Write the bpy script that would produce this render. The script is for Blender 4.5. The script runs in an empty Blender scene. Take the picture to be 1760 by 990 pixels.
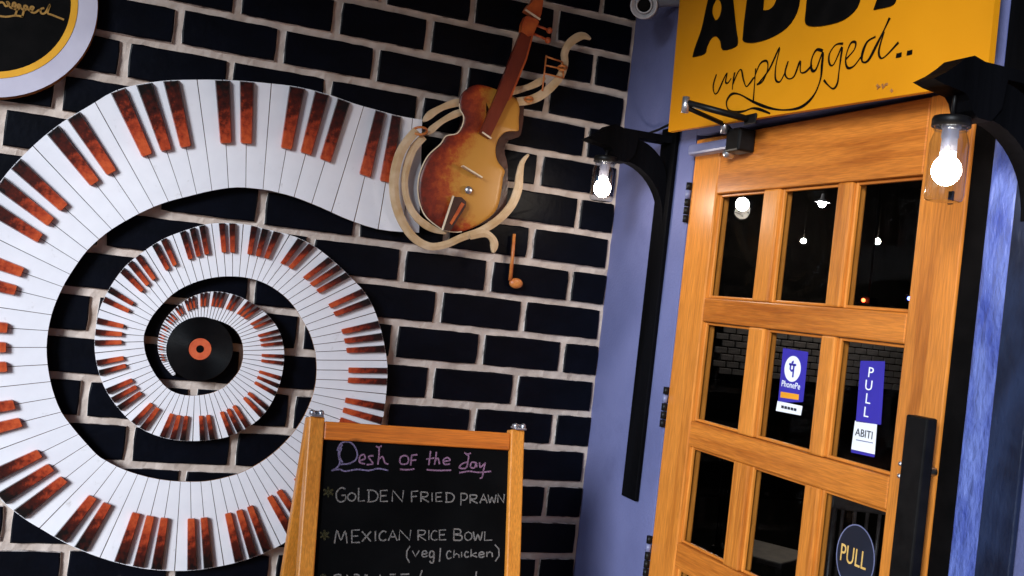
import bpy, bmesh, math, random
from mathutils import Vector, Matrix
from mathutils.geometry import tessellate_polygon

random.seed(7)
scene = bpy.context.scene
COL = scene.collection
RAD = math.radians

# ------------------------------------------------------------------ camera
# world: X runs along the brick wall (the room corner is X = 0), the brick wall's face is Y = 0,
# the blue door wall is X = 0, Z is height above the paving.
ZF = 1.82
F_PX, CX, CY = 1813.6, 880.0, 495.0
RIGHT = Vector((0.92349, -0.36644, 0.11351))
DOWN = Vector((0.10961, -0.03152, -0.99347))
FWD = Vector((0.36763, 0.92991, 0.01106))
EYE = Vector((-1.3205, -2.6266, -0.1557 + ZF))
cam_data = bpy.data.cameras.new('camera')
cam_data.sensor_width = 36.0
cam_data.lens = 36.0 * F_PX / 1760.0
cam_data.clip_start = 0.05
cam_data.clip_end = 2000.0
cam = bpy.data.objects.new('camera', cam_data)
COL.objects.link(cam)
m3 = Matrix((RIGHT, -DOWN, -FWD)).transposed()
cam.matrix_world = Matrix.Translation(EYE) @ m3.to_4x4()
scene.camera = cam

# ------------------------------------------------------------------ sky, sun, exposure
SUN_EL, SUN_AZ = RAD(14.0), RAD(42.0)          # azimuth measured from the brick wall's plane
sun_dir = Vector((-math.cos(SUN_AZ) * math.cos(SUN_EL), -math.sin(SUN_AZ) * math.cos(SUN_EL), math.sin(SUN_EL)))
world = bpy.data.worlds.new('World')
scene.world = world
world.use_nodes = True
wn = world.node_tree
sky = wn.nodes.new('ShaderNodeTexSky')
sky.sky_type = 'NISHITA'
sky.sun_disc = False
sky.sun_elevation = SUN_EL
sky.sun_rotation = math.atan2(sun_dir.x, sun_dir.y)
sky.air_density = 1.0
sky.dust_density = 0.2
sky.ozone_density = 5.0
wn.links.new(sky.outputs[0], wn.nodes['Background'].inputs[0])
wn.nodes['Background'].inputs[1].default_value = 0.062
sun_data = bpy.data.lights.new('sun', 'SUN')
sun_data.energy = 1.5
sun_data.angle = RAD(18.0)
sun_data.color = (0.86, 0.93, 1.0)
sun = bpy.data.objects.new('sun', sun_data)
COL.objects.link(sun)
sun.rotation_euler = (-sun_dir).to_track_quat('-Z', 'Y').to_euler()
scene.view_settings.view_transform = 'Standard'
scene.view_settings.look = 'None'
scene.view_settings.gamma = 1.0
scene.view_settings.exposure = 1.76
scene.view_settings.use_curve_mapping = False
scene.render.engine = 'CYCLES'
scene.cycles.use_denoising = True
scene.cycles.max_bounces = 8
scene.cycles.transparent_max_bounces = 16
scene.cycles.sample_clamp_indirect = 4.0


# ------------------------------------------------------------------ measuring helpers
def ray(px, py):
    return RIGHT * ((px - CX) / F_PX) + DOWN * ((py - CY) / F_PX) + FWD


def at_y(px, py, y):
    d = ray(px, py)
    return EYE + d * ((y - EYE.y) / d.y)


def at_x(px, py, x):
    d = ray(px, py)
    return EYE + d * ((x - EYE.x) / d.x)


def at_z(px, py, z):
    d = ray(px, py)
    return EYE + d * ((z - EYE.z) / d.z)


def on_plane(px, py, p0, n):
    d = ray(px, py)
    return EYE + d * ((p0 - EYE).dot(n) / d.dot(n))


# ------------------------------------------------------------------ materials
def new_mat(name):
    m = bpy.data.materials.new(name)
    m.use_nodes = True
    nt = m.node_tree
    return m, nt, nt.nodes['Principled BSDF']


def lnk(nt, a, b):
    nt.links.new(a, b)


def mat_noise(name, c1, c2, scale=20.0, rough=0.6, bump=0.1, bump_scale=80.0, stretch=(1, 1, 1), spec=0.5, metal=0.0, detail=6.0, coord='Object', lo=0.35, hi=0.65, rough2=None, dist=0.02):
    m, nt, b = new_mat(name)
    tc = nt.nodes.new('ShaderNodeTexCoord')
    mp = nt.nodes.new('ShaderNodeMapping')
    mp.inputs['Scale'].default_value = stretch
    lnk(nt, tc.outputs[coord], mp.inputs[0])
    n = nt.nodes.new('ShaderNodeTexNoise')
    n.inputs['Scale'].default_value = scale
    n.inputs['Detail'].default_value = detail
    lnk(nt, mp.outputs[0], n.inputs['Vector'])
    r = nt.nodes.new('ShaderNodeValToRGB')
    r.color_ramp.elements[0].position = lo
    r.color_ramp.elements[1].position = hi
    r.color_ramp.elements[0].color = (*c1, 1)
    r.color_ramp.elements[1].color = (*c2, 1)
    lnk(nt, n.outputs[0], r.inputs[0])
    lnk(nt, r.outputs[0], b.inputs['Base Color'])
    b.inputs['Roughness'].default_value = rough
    b.inputs['Specular IOR Level'].default_value = spec
    b.inputs['Metallic'].default_value = metal
    if rough2 is not None:
        mr = nt.nodes.new('ShaderNodeMapRange')
        mr.inputs['To Min'].default_value = rough
        mr.inputs['To Max'].default_value = rough2
        lnk(nt, n.outputs[0], mr.inputs[0])
        lnk(nt, mr.outputs[0], b.inputs['Roughness'])
    if bump > 0:
        n2 = nt.nodes.new('ShaderNodeTexNoise')
        n2.inputs['Scale'].default_value = bump_scale
        n2.inputs['Detail'].default_value = 5.0
        lnk(nt, mp.outputs[0], n2.inputs['Vector'])
        bp = nt.nodes.new('ShaderNodeBump')
        bp.inputs['Strength'].default_value = bump
        bp.inputs['Distance'].default_value = dist
        lnk(nt, n2.outputs[0], bp.inputs['Height'])
        lnk(nt, bp.outputs[0], b.inputs['Normal'])
    return m


def mat_wood(name, c1, c2, axis, rough=0.38, coat=0.25):
    """grain running along axis (0 x, 1 y, 2 z) in object coordinates, different from piece to piece"""
    m, nt, b = new_mat(name)
    tc = nt.nodes.new('ShaderNodeTexCoord')
    oi = nt.nodes.new('ShaderNodeObjectInfo')
    mul = nt.nodes.new('ShaderNodeMath')
    mul.operation = 'MULTIPLY'
    mul.inputs[1].default_value = 37.0
    lnk(nt, oi.outputs['Random'], mul.inputs[0])
    add = nt.nodes.new('ShaderNodeVectorMath')
    lnk(nt, tc.outputs['Object'], add.inputs[0])
    lnk(nt, mul.outputs[0], add.inputs[1])
    mp = nt.nodes.new('ShaderNodeMapping')
    s = [16.0, 16.0, 16.0]
    s[axis] = 0.9
    mp.inputs['Scale'].default_value = s
    lnk(nt, add.outputs[0], mp.inputs[0])
    n = nt.nodes.new('ShaderNodeTexNoise')
    n.inputs['Scale'].default_value = 1.0
    n.inputs['Detail'].default_value = 4.0
    n.inputs['Distortion'].default_value = 1.4
    lnk(nt, mp.outputs[0], n.inputs['Vector'])
    n2 = nt.nodes.new('ShaderNodeTexNoise')
    n2.inputs['Scale'].default_value = 9.0
    n2.inputs['Detail'].default_value = 3.0
    lnk(nt, mp.outputs[0], n2.inputs['Vector'])
    mx = nt.nodes.new('ShaderNodeMath')
    mx.operation = 'MULTIPLY_ADD'
    mx.inputs[1].default_value = 0.30
    lnk(nt, n2.outputs[0], mx.inputs[0])
    lnk(nt, n.outputs[0], mx.inputs[2])
    r = nt.nodes.new('ShaderNodeValToRGB')
    e = r.color_ramp.elements
    e[0].position, e[1].position = 0.42, 0.86
    e[0].color = (*c1, 1)
    e[1].color = (*c2, 1)
    k = e.new(0.62)
    k.color = (*[(a + 2 * bb) / 3 for a, bb in zip(c1, c2)], 1)
    lnk(nt, mx.outputs[0], r.inputs[0])
    mp2 = nt.nodes.new('ShaderNodeMapping')
    s2 = [9.0, 9.0, 9.0]
    s2[axis] = 4.0
    mp2.inputs['Scale'].default_value = s2
    lnk(nt, add.outputs[0], mp2.inputs[0])
    vo = nt.nodes.new('ShaderNodeTexVoronoi')
    vo.inputs['Scale'].default_value = 0.75
    lnk(nt, mp2.outputs[0], vo.inputs['Vector'])
    kr = nt.nodes.new('ShaderNodeMapRange')
    kr.inputs['From Min'].default_value = 0.015
    kr.inputs['From Max'].default_value = 0.055
    kr.inputs['To Min'].default_value = 0.35
    kr.inputs['To Max'].default_value = 1.0
    lnk(nt, vo.outputs['Distance'], kr.inputs[0])
    n3 = nt.nodes.new('ShaderNodeTexNoise')
    n3.inputs['Scale'].default_value = 26.0
    n3.inputs['Detail'].default_value = 2.0
    lnk(nt, mp.outputs[0], n3.inputs['Vector'])
    k3 = nt.nodes.new('ShaderNodeMapRange')
    k3.inputs['From Min'].default_value = 0.35
    k3.inputs['From Max'].default_value = 0.65
    k3.inputs['To Min'].default_value = 0.80
    k3.inputs['To Max'].default_value = 1.10
    lnk(nt, n3.outputs[0], k3.inputs[0])
    km = nt.nodes.new('ShaderNodeMath')
    km.operation = 'MULTIPLY'
    lnk(nt, kr.outputs[0], km.inputs[0])
    lnk(nt, k3.outputs[0], km.inputs[1])
    mxc = nt.nodes.new('ShaderNodeVectorMath')
    mxc.operation = 'SCALE'
    lnk(nt, r.outputs[0], mxc.inputs[0])
    lnk(nt, km.outputs[0], mxc.inputs['Scale'])
    lnk(nt, mxc.outputs[0], b.inputs['Base Color'])
    b.inputs['Roughness'].default_value = rough
    b.inputs['Coat Weight'].default_value = coat
    b.inputs['Coat Roughness'].default_value = 0.25
    bp = nt.nodes.new('ShaderNodeBump')
    bp.inputs['Strength'].default_value = 0.12
    bp.inputs['Distance'].default_value = 0.004
    lnk(nt, mx.outputs[0], bp.inputs['Height'])
    lnk(nt, bp.outputs[0], b.inputs['Normal'])
    return m


def mat_glass(name, tint=(1, 1, 1), refl=0.9, rough=0.02, base=0.0):
    m, nt, b = new_mat(name)
    nt.nodes.remove(b)
    out = nt.nodes['Material Output']
    t = nt.nodes.new('ShaderNodeBsdfTransparent')
    t.inputs[0].default_value = (*tint, 1)
    g = nt.nodes.new('ShaderNodeBsdfGlossy')
    g.inputs['Roughness'].default_value = rough
    fr = nt.nodes.new('ShaderNodeFresnel')
    fr.inputs[0].default_value = 1.5
    mu = nt.nodes.new('ShaderNodeMath')
    mu.operation = 'MULTIPLY_ADD'
    mu.inputs[1].default_value = refl
    mu.inputs[2].default_value = base
    lnk(nt, fr.outputs[0], mu.inputs[0])
    ge = nt.nodes.new('ShaderNodeNewGeometry')
    iv = nt.nodes.new('ShaderNodeMath')
    iv.operation = 'SUBTRACT'
    iv.inputs[0].default_value = 1.0
    lnk(nt, ge.outputs['Backfacing'], iv.inputs[1])
    mf = nt.nodes.new('ShaderNodeMath')
    mf.operation = 'MULTIPLY'
    lnk(nt, iv.outputs[0], mf.inputs[0])
    lnk(nt, mu.outputs[0], mf.inputs[1])
    mix = nt.nodes.new('ShaderNodeMixShader')
    lnk(nt, mf.outputs[0], mix.inputs[0])
    lnk(nt, t.outputs[0], mix.inputs[1])
    lnk(nt, g.outputs[0], mix.inputs[2])
    lnk(nt, mix.outputs[0], out.inputs[0])
    return m


def mat_emit(name, col, strength):
    m, nt, b = new_mat(name)
    b.inputs['Base Color'].default_value = (0.8, 0.8, 0.8, 1)
    b.inputs['Emission Color'].default_value = (*col, 1)
    b.inputs['Emission Strength'].default_value = strength
    return m


def mat_black_key():
    m, nt, b = new_mat('black_key_paint')
    at = nt.nodes.new('ShaderNodeAttribute')
    at.attribute_name = 'along'
    tc = nt.nodes.new('ShaderNodeTexCoord')
    n = nt.nodes.new('ShaderNodeTexNoise')
    n.inputs['Scale'].default_value = 75.0
    n.inputs['Detail'].default_value = 6.0
    n.inputs['Roughness'].default_value = 0.65
    lnk(nt, tc.outputs['Object'], n.inputs['Vector'])
    ma = nt.nodes.new('ShaderNodeMath')
    ma.operation = 'MULTIPLY_ADD'
    ma.inputs[1].default_value = 1.5
    lnk(nt, n.outputs[0], ma.inputs[0])
    lnk(nt, at.outputs['Fac'], ma.inputs[2])
    oi = nt.nodes.new('ShaderNodeObjectInfo')
    mb = nt.nodes.new('ShaderNodeMath')
    mb.operation = 'MULTIPLY_ADD'
    mb.inputs[1].default_value = 0.3
    lnk(nt, oi.outputs['Random'], mb.inputs[0])
    lnk(nt, ma.outputs[0], mb.inputs[2])
    r = nt.nodes.new('ShaderNodeValToRGB')
    e = r.color_ramp.elements
    e[0].position, e[0].color = 0.44, (0.006, 0.004, 0.004, 1)
    e[1].position, e[1].color = 1.0, (0.52, 0.085, 0.025, 1)
    k = e.new(0.66)
    k.color = (0.07, 0.010, 0.006, 1)
    k = e.new(0.82)
    k.color = (0.33, 0.040, 0.014, 1)
    dv = nt.nodes.new('ShaderNodeMath')
    dv.operation = 'MULTIPLY'
    dv.inputs[1].default_value = 0.51
    lnk(nt, mb.outputs[0], dv.inputs[0])
    lnk(nt, dv.outputs[0], r.inputs[0])
    lnk(nt, r.outputs[0], b.inputs['Base Color'])
    b.inputs['Roughness'].default_value = 0.32
    b.inputs['Specular IOR Level'].default_value = 0.4
    return m


def mat_violin():
    m, nt, b = new_mat('violin_sunburst')
    at = nt.nodes.new('ShaderNodeAttribute')
    at.attribute_name = 'along'
    tc = nt.nodes.new('ShaderNodeTexCoord')
    n = nt.nodes.new('ShaderNodeTexNoise')
    n.inputs['Scale'].default_value = 48.0
    n.inputs['Detail'].default_value = 7.0
    n.inputs['Roughness'].default_value = 0.75
    lnk(nt, tc.outputs['Object'], n.inputs['Vector'])
    ma = nt.nodes.new('ShaderNodeMath')
    ma.operation = 'MULTIPLY_ADD'
    ma.inputs[1].default_value = 0.75
    lnk(nt, n.outputs[0], ma.inputs[0])
    lnk(nt, at.outputs['Fac'], ma.inputs[2])
    r = nt.nodes.new('ShaderNodeValToRGB')
    e = r.color_ramp.elements
    e[0].position, e[0].color = 0.34, (0.030, 0.004, 0.002, 1)
    e[1].position, e[1].color = 1.0, (0.50, 0.225, 0.032, 1)
    k = e.new(0.58)
    k.color = (0.20, 0.017, 0.004, 1)
    k = e.new(0.74)
    k.color = (0.36, 0.052, 0.007, 1)
    k = e.new(0.85)
    k.color = (0.45, 0.155, 0.018, 1)
    lnk(nt, ma.outputs[0], r.inputs[0])
    lnk(nt, r.outputs[0], b.inputs['Base Color'])
    b.inputs['Roughness'].default_value = 0.42
    return m


def mat_chalk(name, col):
    m, nt, b = new_mat(name)
    b.inputs['Base Color'].default_value = (*col, 1)
    b.inputs['Roughness'].default_value = 0.95
    b.inputs['Specular IOR Level'].default_value = 0.0
    tc = nt.nodes.new('ShaderNodeTexCoord')
    n = nt.nodes.new('ShaderNodeTexNoise')
    n.inputs['Scale'].default_value = 260.0
    n.inputs['Detail'].default_value = 3.0
    lnk(nt, tc.outputs['Object'], n.inputs['Vector'])
    mr = nt.nodes.new('ShaderNodeMapRange')
    mr.inputs['From Min'].default_value = 0.30
    mr.inputs['From Max'].default_value = 0.62
    mr.inputs['To Min'].default_value = 0.18
    mr.inputs['To Max'].default_value = 0.9
    lnk(nt, n.outputs[0], mr.inputs[0])
    lnk(nt, mr.outputs[0], b.inputs['Alpha'])
    return m


M = {}
M['brick'] = mat_noise('black_brick_paint', (0.0011, 0.0014, 0.0030), (0.0020, 0.0026, 0.0058), 14, 0.42, 0.25, 60, spec=0.10, dist=0.003)
def dust(m, scale, lo, hi, col):
    nt = m.node_tree
    b = nt.nodes['Principled BSDF']
    src = b.inputs['Base Color'].links[0].from_socket
    tc = nt.nodes.new('ShaderNodeTexCoord')
    n = nt.nodes.new('ShaderNodeTexNoise')
    n.inputs['Scale'].default_value = scale
    n.inputs['Detail'].default_value = 8.0
    n.inputs['Roughness'].default_value = 0.7
    lnk(nt, tc.outputs['Object'], n.inputs['Vector'])
    oi = nt.nodes.new('ShaderNodeObjectInfo')
    ad = nt.nodes.new('ShaderNodeVectorMath')
    lnk(nt, tc.outputs['Object'], ad.inputs[0])
    lnk(nt, oi.outputs['Location'], ad.inputs[1])
    lnk(nt, ad.outputs[0], n.inputs['Vector'])
    mr = nt.nodes.new('ShaderNodeMapRange')
    mr.inputs['From Min'].default_value = lo
    mr.inputs['From Max'].default_value = hi
    lnk(nt, n.outputs[0], mr.inputs[0])
    mx = nt.nodes.new('ShaderNodeMix')
    mx.data_type = 'RGBA'
    lnk(nt, mr.outputs[0], mx.inputs['Factor'])
    lnk(nt, src, mx.inputs['A'])
    mx.inputs['B'].default_value = (*col, 1)
    lnk(nt, mx.outputs['Result'], b.inputs['Base Color'])


dust(M['brick'], 38.0, 0.66, 0.80, (0.035, 0.033, 0.036))
M['mortar'] = mat_noise('mortar', (0.42, 0.335, 0.285), (0.57, 0.475, 0.42), 18, 0.9, 0.4, 110, spec=0.1, dist=0.004)
M['brick_side'] = mat_noise('brick_side_mortar_smear', (0.16, 0.13, 0.12), (0.60, 0.55, 0.52), 30, 0.9, 0.3, 120, spec=0.1, lo=0.36, hi=0.52, dist=0.004)
M['white_key'] = mat_noise('white_key_enamel', (0.70, 0.68, 0.72), (0.81, 0.79, 0.825), 7, 0.36, 0.08, 40, spec=0.45, dist=0.003)
M['black_key'] = mat_black_key()
M['edge_wood'] = mat_noise('raw_edge_wood', (0.20, 0.075, 0.022), (0.40, 0.17, 0.055), 30, 0.7, 0.2, 120, spec=0.2)
M['dark_groove'] = mat_noise('dark_groove', (0.06, 0.055, 0.06), (0.10, 0.09, 0.09), 30, 0.8, 0.0)
M['plaster'] = mat_noise('blue_plaster', (0.105, 0.115, 0.245), (0.152, 0.162, 0.325), 3.2, 0.7, 0.3, 140, spec=0.3, dist=0.004)
M['plaster_rough'] = mat_noise('rough_blue_plaster', (0.045, 0.070, 0.30), (0.13, 0.175, 0.46), 26, 0.42, 0.8, 60, spec=0.5, dist=0.012, stretch=(1, 1, 0.45))
M['door_v'] = mat_wood('door_wood_upright', (0.36, 0.100, 0.010), (0.68, 0.235, 0.034), 2)
M['door_h'] = mat_wood('door_wood_crosswise', (0.34, 0.085, 0.008), (0.62, 0.200, 0.026), 1)
M['pine_v'] = mat_wood('easel_wood_upright', (0.52, 0.155, 0.012), (0.78, 0.29, 0.036), 2, 0.42, 0.1)
M['pine_h'] = mat_wood('easel_wood_crosswise', (0.50, 0.115, 0.008), (0.70, 0.185, 0.016), 0, 0.5, 0.1)
M['chalkboard'] = mat_noise('chalkboard_black', (0.0012, 0.0012, 0.0014), (0.0042, 0.0042, 0.0046), 5, 0.7, 0.05, 200, spec=0.05, dist=0.002)
M['chalk_white'] = mat_chalk('chalk_grey', (0.24, 0.215, 0.20))
M['chalk_pink'] = mat_chalk('chalk_pink', (0.30, 0.16, 0.25))
M['chalk_lilac'] = mat_chalk('chalk_lilac', (0.21, 0.165, 0.28))
M['chalk_yellow'] = mat_chalk('chalk_yellow', (0.055, 0.048, 0.024))
M['sign_yellow'] = mat_noise('sign_yellow', (0.57, 0.215, 0.003), (0.64, 0.25, 0.005), 3, 0.45, 0.03, 60, spec=0.35, dist=0.002)
M['sign_black'] = mat_noise('sign_black', (0.002, 0.0018, 0.0018), (0.004, 0.0034, 0.0034), 20, 0.6, 0.0, spec=0.05)
M['black_wood'] = mat_noise('black_stained_wood', (0.0014, 0.0014, 0.0017), (0.0034, 0.0034, 0.0044), 12, 0.6, 0.3, 60, stretch=(1, 1, 0.12), spec=0.03, dist=0.004)
M['sky_lit_wood'] = mat_noise('sky_tinted_dark_wood', (0.003, 0.006, 0.020), (0.012, 0.022, 0.060), 16, 0.5, 0.6, 40, stretch=(1, 1, 0.5), spec=0.4, dist=0.008)  # blue light caught by the right post is put into its colour
M['black_metal'] = mat_noise('black_metal', (0.003, 0.0028, 0.0028), (0.007, 0.0062, 0.006), 30, 0.45, 0.0, spec=0.18)
M['socket'] = mat_noise('socket_grey', (0.10, 0.10, 0.13), (0.15, 0.15, 0.19), 20, 0.5, 0.0)
M['steel'] = mat_noise('brushed_steel', (0.42, 0.43, 0.47), (0.60, 0.61, 0.65), 30, 0.32, 0.0, metal=0.9)
M['silver_paint'] = mat_noise('silver_paint', (0.13, 0.14, 0.25), (0.18, 0.19, 0.32), 20, 0.4, 0.0)
M['white_plastic'] = mat_noise('white_plastic', (0.40, 0.39, 0.41), (0.52, 0.50, 0.53), 20, 0.4, 0.0)
M['vine'] = mat_noise('cream_vine_paint', (0.46, 0.29, 0.14), (0.62, 0.45, 0.29), 22, 0.45, 0.1, 90, spec=0.4, dist=0.002)
M['vine_orange'] = mat_noise('orange_painted_metal', (0.45, 0.11, 0.022), (0.62, 0.22, 0.05), 40, 0.42, 0.1, 90, dist=0.002)
M['violin'] = mat_violin()
M['violin_side'] = mat_noise('violin_side_brown', (0.030, 0.009, 0.006), (0.060, 0.018, 0.010), 30, 0.4, 0.1)
M['fingerboard'] = mat_noise('fingerboard_red_brown', (0.070, 0.007, 0.005), (0.17, 0.022, 0.008), 14, 0.38, 0.1, 60, stretch=(1, 1, 0.4))
M['violin_red'] = mat_noise('scroll_orange_red', (0.30, 0.035, 0.010), (0.52, 0.11, 0.022), 26, 0.4, 0.1)
M['trim_pale'] = mat_noise('pale_trim', (0.66, 0.52, 0.36), (0.76, 0.64, 0.48), 40, 0.5, 0.0)
M['vinyl'] = mat_noise('vinyl_black', (0.002, 0.002, 0.0024), (0.004, 0.004, 0.0046), 20, 0.34, 0.0, spec=0.12)
M['record_label'] = mat_noise('record_label_red', (0.52, 0.075, 0.025), (0.62, 0.12, 0.04), 60, 0.5, 0.0)
M['glass'] = mat_glass('pane_glass', (0.86, 0.88, 0.90), 0.10, 0.02)
M['jar_glass'] = mat_glass('jar_glass', (0.88, 0.92, 0.98), 1.6, 0.05, 0.06)
M['bulb'] = mat_emit('bulb_glow', (1.0, 0.84, 0.66), 34.0)
M['lamp_far'] = mat_emit('far_lamp_glow', (1.0, 0.94, 0.86), 30.0)
M['lamp_warm'] = mat_emit('far_lamp_warm_glow', (1.0, 0.80, 0.60), 150.0)
M['led_red'] = mat_emit('red_indicator', (1.0, 0.08, 0.02), 5.0)
M['led_blue'] = mat_emit('blue_indicator', (0.10, 0.15, 1.0), 5.0)
M['sticker_blue'] = mat_noise('sticker_blue', (0.030, 0.022, 0.30), (0.036, 0.027, 0.34), 8, 0.4, 0.0)
M['sticker_white'] = mat_noise('sticker_white', (0.78, 0.79, 0.82), (0.84, 0.85, 0.88), 8, 0.4, 0.0)
M['sticker_orange'] = mat_noise('sticker_orange', (0.72, 0.28, 0.015), (0.80, 0.33, 0.02), 8, 0.4, 0.0)
M['sticker_dark'] = mat_noise('sticker_dark', (0.006, 0.008, 0.016), (0.010, 0.014, 0.028), 8, 0.5, 0.0)
M['sticker_gold'] = mat_noise('sticker_gold', (0.62, 0.36, 0.09), (0.72, 0.46, 0.14), 30, 0.4, 0.0)
M['gold'] = mat_noise('gold_paint', (0.24, 0.12, 0.025), (0.36, 0.19, 0.04), 50, 0.4, 0.0)
M['ring_white'] = mat_noise('ring_white_paint', (0.46, 0.43, 0.52), (0.54, 0.51, 0.60), 10, 0.45, 0.05, 50, dist=0.002)
M['ring_yellow'] = mat_noise('ring_yellow_paint', (0.66, 0.30, 0.012), (0.76, 0.38, 0.02), 12, 0.45, 0.0)
dust(M['plaster'], 2.6, 0.56, 0.80, (0.085, 0.092, 0.20))
dust(M['white_key'], 30.0, 0.62, 0.78, (0.50, 0.47, 0.46))
M['paving'] = mat_noise('terracotta_paving', (0.36, 0.19, 0.12), (0.48, 0.27, 0.18), 3, 0.8, 0.4, 60, dist=0.01)
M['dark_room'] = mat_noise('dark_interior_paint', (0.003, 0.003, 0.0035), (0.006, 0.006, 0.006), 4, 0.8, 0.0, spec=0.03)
M['grey_brick'] = mat_noise('grey_cladding_brick', (0.20, 0.20, 0.22), (0.36, 0.35, 0.36), 7, 0.8, 0.3, 60)
M['dark_chair'] = mat_noise('dark_chair_wood', (0.05, 0.035, 0.03), (0.10, 0.075, 0.065), 18, 0.4, 0.0)
M['opposite'] = mat_noise('brown_plaster', (0.16, 0.10, 0.065), (0.24, 0.15, 0.10), 4, 0.85, 0.2, 40)
M['canopy'] = mat_noise('canopy_boards', (0.10, 0.085, 0.07), (0.16, 0.13, 0.11), 8, 0.8, 0.2, 40)


# ------------------------------------------------------------------ building helpers
def tag(o, label=None, cat=None, group=None, kind=None):
    if label:
        o['label'] = label
    if cat:
        o['category'] = cat
    if group:
        o['group'] = group
    if kind:
        o['kind'] = kind
    return o


def thing(name, loc, label, cat, group=None):
    o = bpy.data.objects.new(name, None)
    o.location = loc
    o.empty_display_size = 0.05
    COL.objects.link(o)
    return tag(o, label, cat, group)


def world_loc(o):
    v = Vector(o.location)
    while o.parent:
        o = o.parent
        v = v + Vector(o.location)
    return v


def link(name, me, parent=None, origin=None):
    """link a mesh whose vertices are in world space; its origin is moved to origin (or the mesh centre)"""
    o = bpy.data.objects.new(name, me)
    if origin is None:
        n = max(1, len(me.vertices))
        lo = Vector((min(v.co.x for v in me.vertices), min(v.co.y for v in me.vertices), min(v.co.z for v in me.vertices)))
        hi = Vector((max(v.co.x for v in me.vertices), max(v.co.y for v in me.vertices), max(v.co.z for v in me.vertices)))
        origin = (lo + hi) / 2
    origin = Vector(origin)
    me.transform(Matrix.Translation(-origin))
    COL.objects.link(o)
    if parent is not None:
        o.parent = parent
        o.location = origin - world_loc(parent)
    else:
        o.location = origin
    return o


def mesh_from(name, verts, faces, mats, face_mats=None, smooth=False):
    me = bpy.data.meshes.new(name)
    me.from_pydata([tuple(v) for v in verts], [], faces)
    if not isinstance(mats, (list, tuple)):
        mats = [mats]
    for m in mats:
        me.materials.append(m)
    if face_mats:
        for p, k in zip(me.polygons, face_mats):
            p.material_index = k
    if smooth:
        for p in me.polygons:
            p.use_smooth = True
    me.update()
    return me


def fix_normals(me):
    bm = bmesh.new()
    bm.from_mesh(me)
    bmesh.ops.recalc_face_normals(bm, faces=bm.faces[:])
    bm.to_mesh(me)
    bm.free()
    return me


def box_mesh(name, lo, hi, mat, bevel=0.0025, seg=2):
    bm = bmesh.new()
    c = [(a + b) / 2 for a, b in zip(lo, hi)]
    s = [abs(b - a) for a, b in zip(lo, hi)]
    bmesh.ops.create_cube(bm, size=1.0, matrix=Matrix.Translation(c) @ Matrix.Diagonal((*s, 1)))
    if bevel > 0:
        bmesh.ops.bevel(bm, geom=bm.edges[:], offset=min(bevel, min(s) * 0.4), segments=seg, affect='EDGES', profile=0.5)
    me = bpy.data.meshes.new(name)
    bm.to_mesh(me)
    bm.free()
    me.materials.append(mat)
    return me


def box(name, lo, hi, mat, parent=None, bevel=0.0025):
    return link(name, box_mesh(name, lo, hi, mat, bevel), parent)


def prism_mesh(name, loop, offset, mats, holes=(), side_mat=0, bevel=0.0):
    """loop: 3-D points of the front outline, extruded by offset; holes: further loops"""
    loops = [[Vector(p) for p in loop]] + [[Vector(p) for p in h] for h in holes]
    off = Vector(offset)
    tris = tessellate_polygon(loops)
    flat = [p for lp in loops for p in lp]
    n = len(flat)
    verts = flat + [p + off for p in flat]
    faces = [tuple(t) for t in tris] + [tuple(i + n for i in reversed(t)) for t in tris]
    fm = [0] * len(tris) + [side_mat] * len(tris)
    base = 0
    for lp in loops:
        k = len(lp)
        for i in range(k):
            j = (i + 1) % k
            faces.append((base + i, base + j, base + j + n, base + i + n))
            fm.append(side_mat)
        base += k
    me = mesh_from(name, verts, faces, mats, fm)
    fix_normals(me)
    return me


def tube_mesh(name, pts, rad, mat, seg=8, cap=True):
    pts = [Vector(p) for p in pts]
    rads = rad if isinstance(rad, (list, tuple)) else [rad] * len(pts)
    verts, faces = [], []
    prev = None
    for i, p in enumerate(pts):
        a = pts[max(0, i - 1)]
        b = pts[min(len(pts) - 1, i + 1)]
        t = (b - a).normalized()
        if prev is None:
            u = t.orthogonal().normalized()
        else:
            u = (prev - t * prev.dot(t))
            u = u.normalized() if u.length > 1e-6 else t.orthogonal().normalized()
        prev = u
        v = t.cross(u)
        for k in range(seg):
            an = 2 * math.pi * k / seg
            verts.append(p + (u * math.cos(an) + v * math.sin(an)) * rads[i])
    for i in range(len(pts) - 1):
        for k in range(seg):
            k2 = (k + 1) % seg
            faces.append((i * seg + k, i * seg + k2, (i + 1) * seg + k2, (i + 1) * seg + k))
    if cap:
        faces.append(tuple(reversed(range(seg))))
        faces.append(tuple((len(pts) - 1) * seg + k for k in range(seg)))
    return mesh_from(name, verts, faces, mat, smooth=True)


def lathe_mesh(name, profile, centre, axis, mat, seg=28, close=False):
    """profile: (radius, height along axis) pairs"""
    axis = Vector(axis).normalized()
    u = axis.orthogonal().normalized()
    v = axis.cross(u)
    c = Vector(centre)
    verts, faces = [], []
    for r, h in profile:
        for k in range(seg):
            a = 2 * math.pi * k / seg
            verts.append(c + axis * h + (u * math.cos(a) + v * math.sin(a)) * r)
    for i in range(len(profile) - 1):
        for k in range(seg):
            k2 = (k + 1) % seg
            faces.append((i * seg + k, i * seg + k2, (i + 1) * seg + k2, (i + 1) * seg + k))
    if close:
        faces.append(tuple(reversed(range(seg))))
        faces.append(tuple((len(profile) - 1) * seg + k for k in range(seg)))
    me = mesh_from(name, verts, faces, mat, smooth=True)
    return fix_normals(me)


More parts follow.
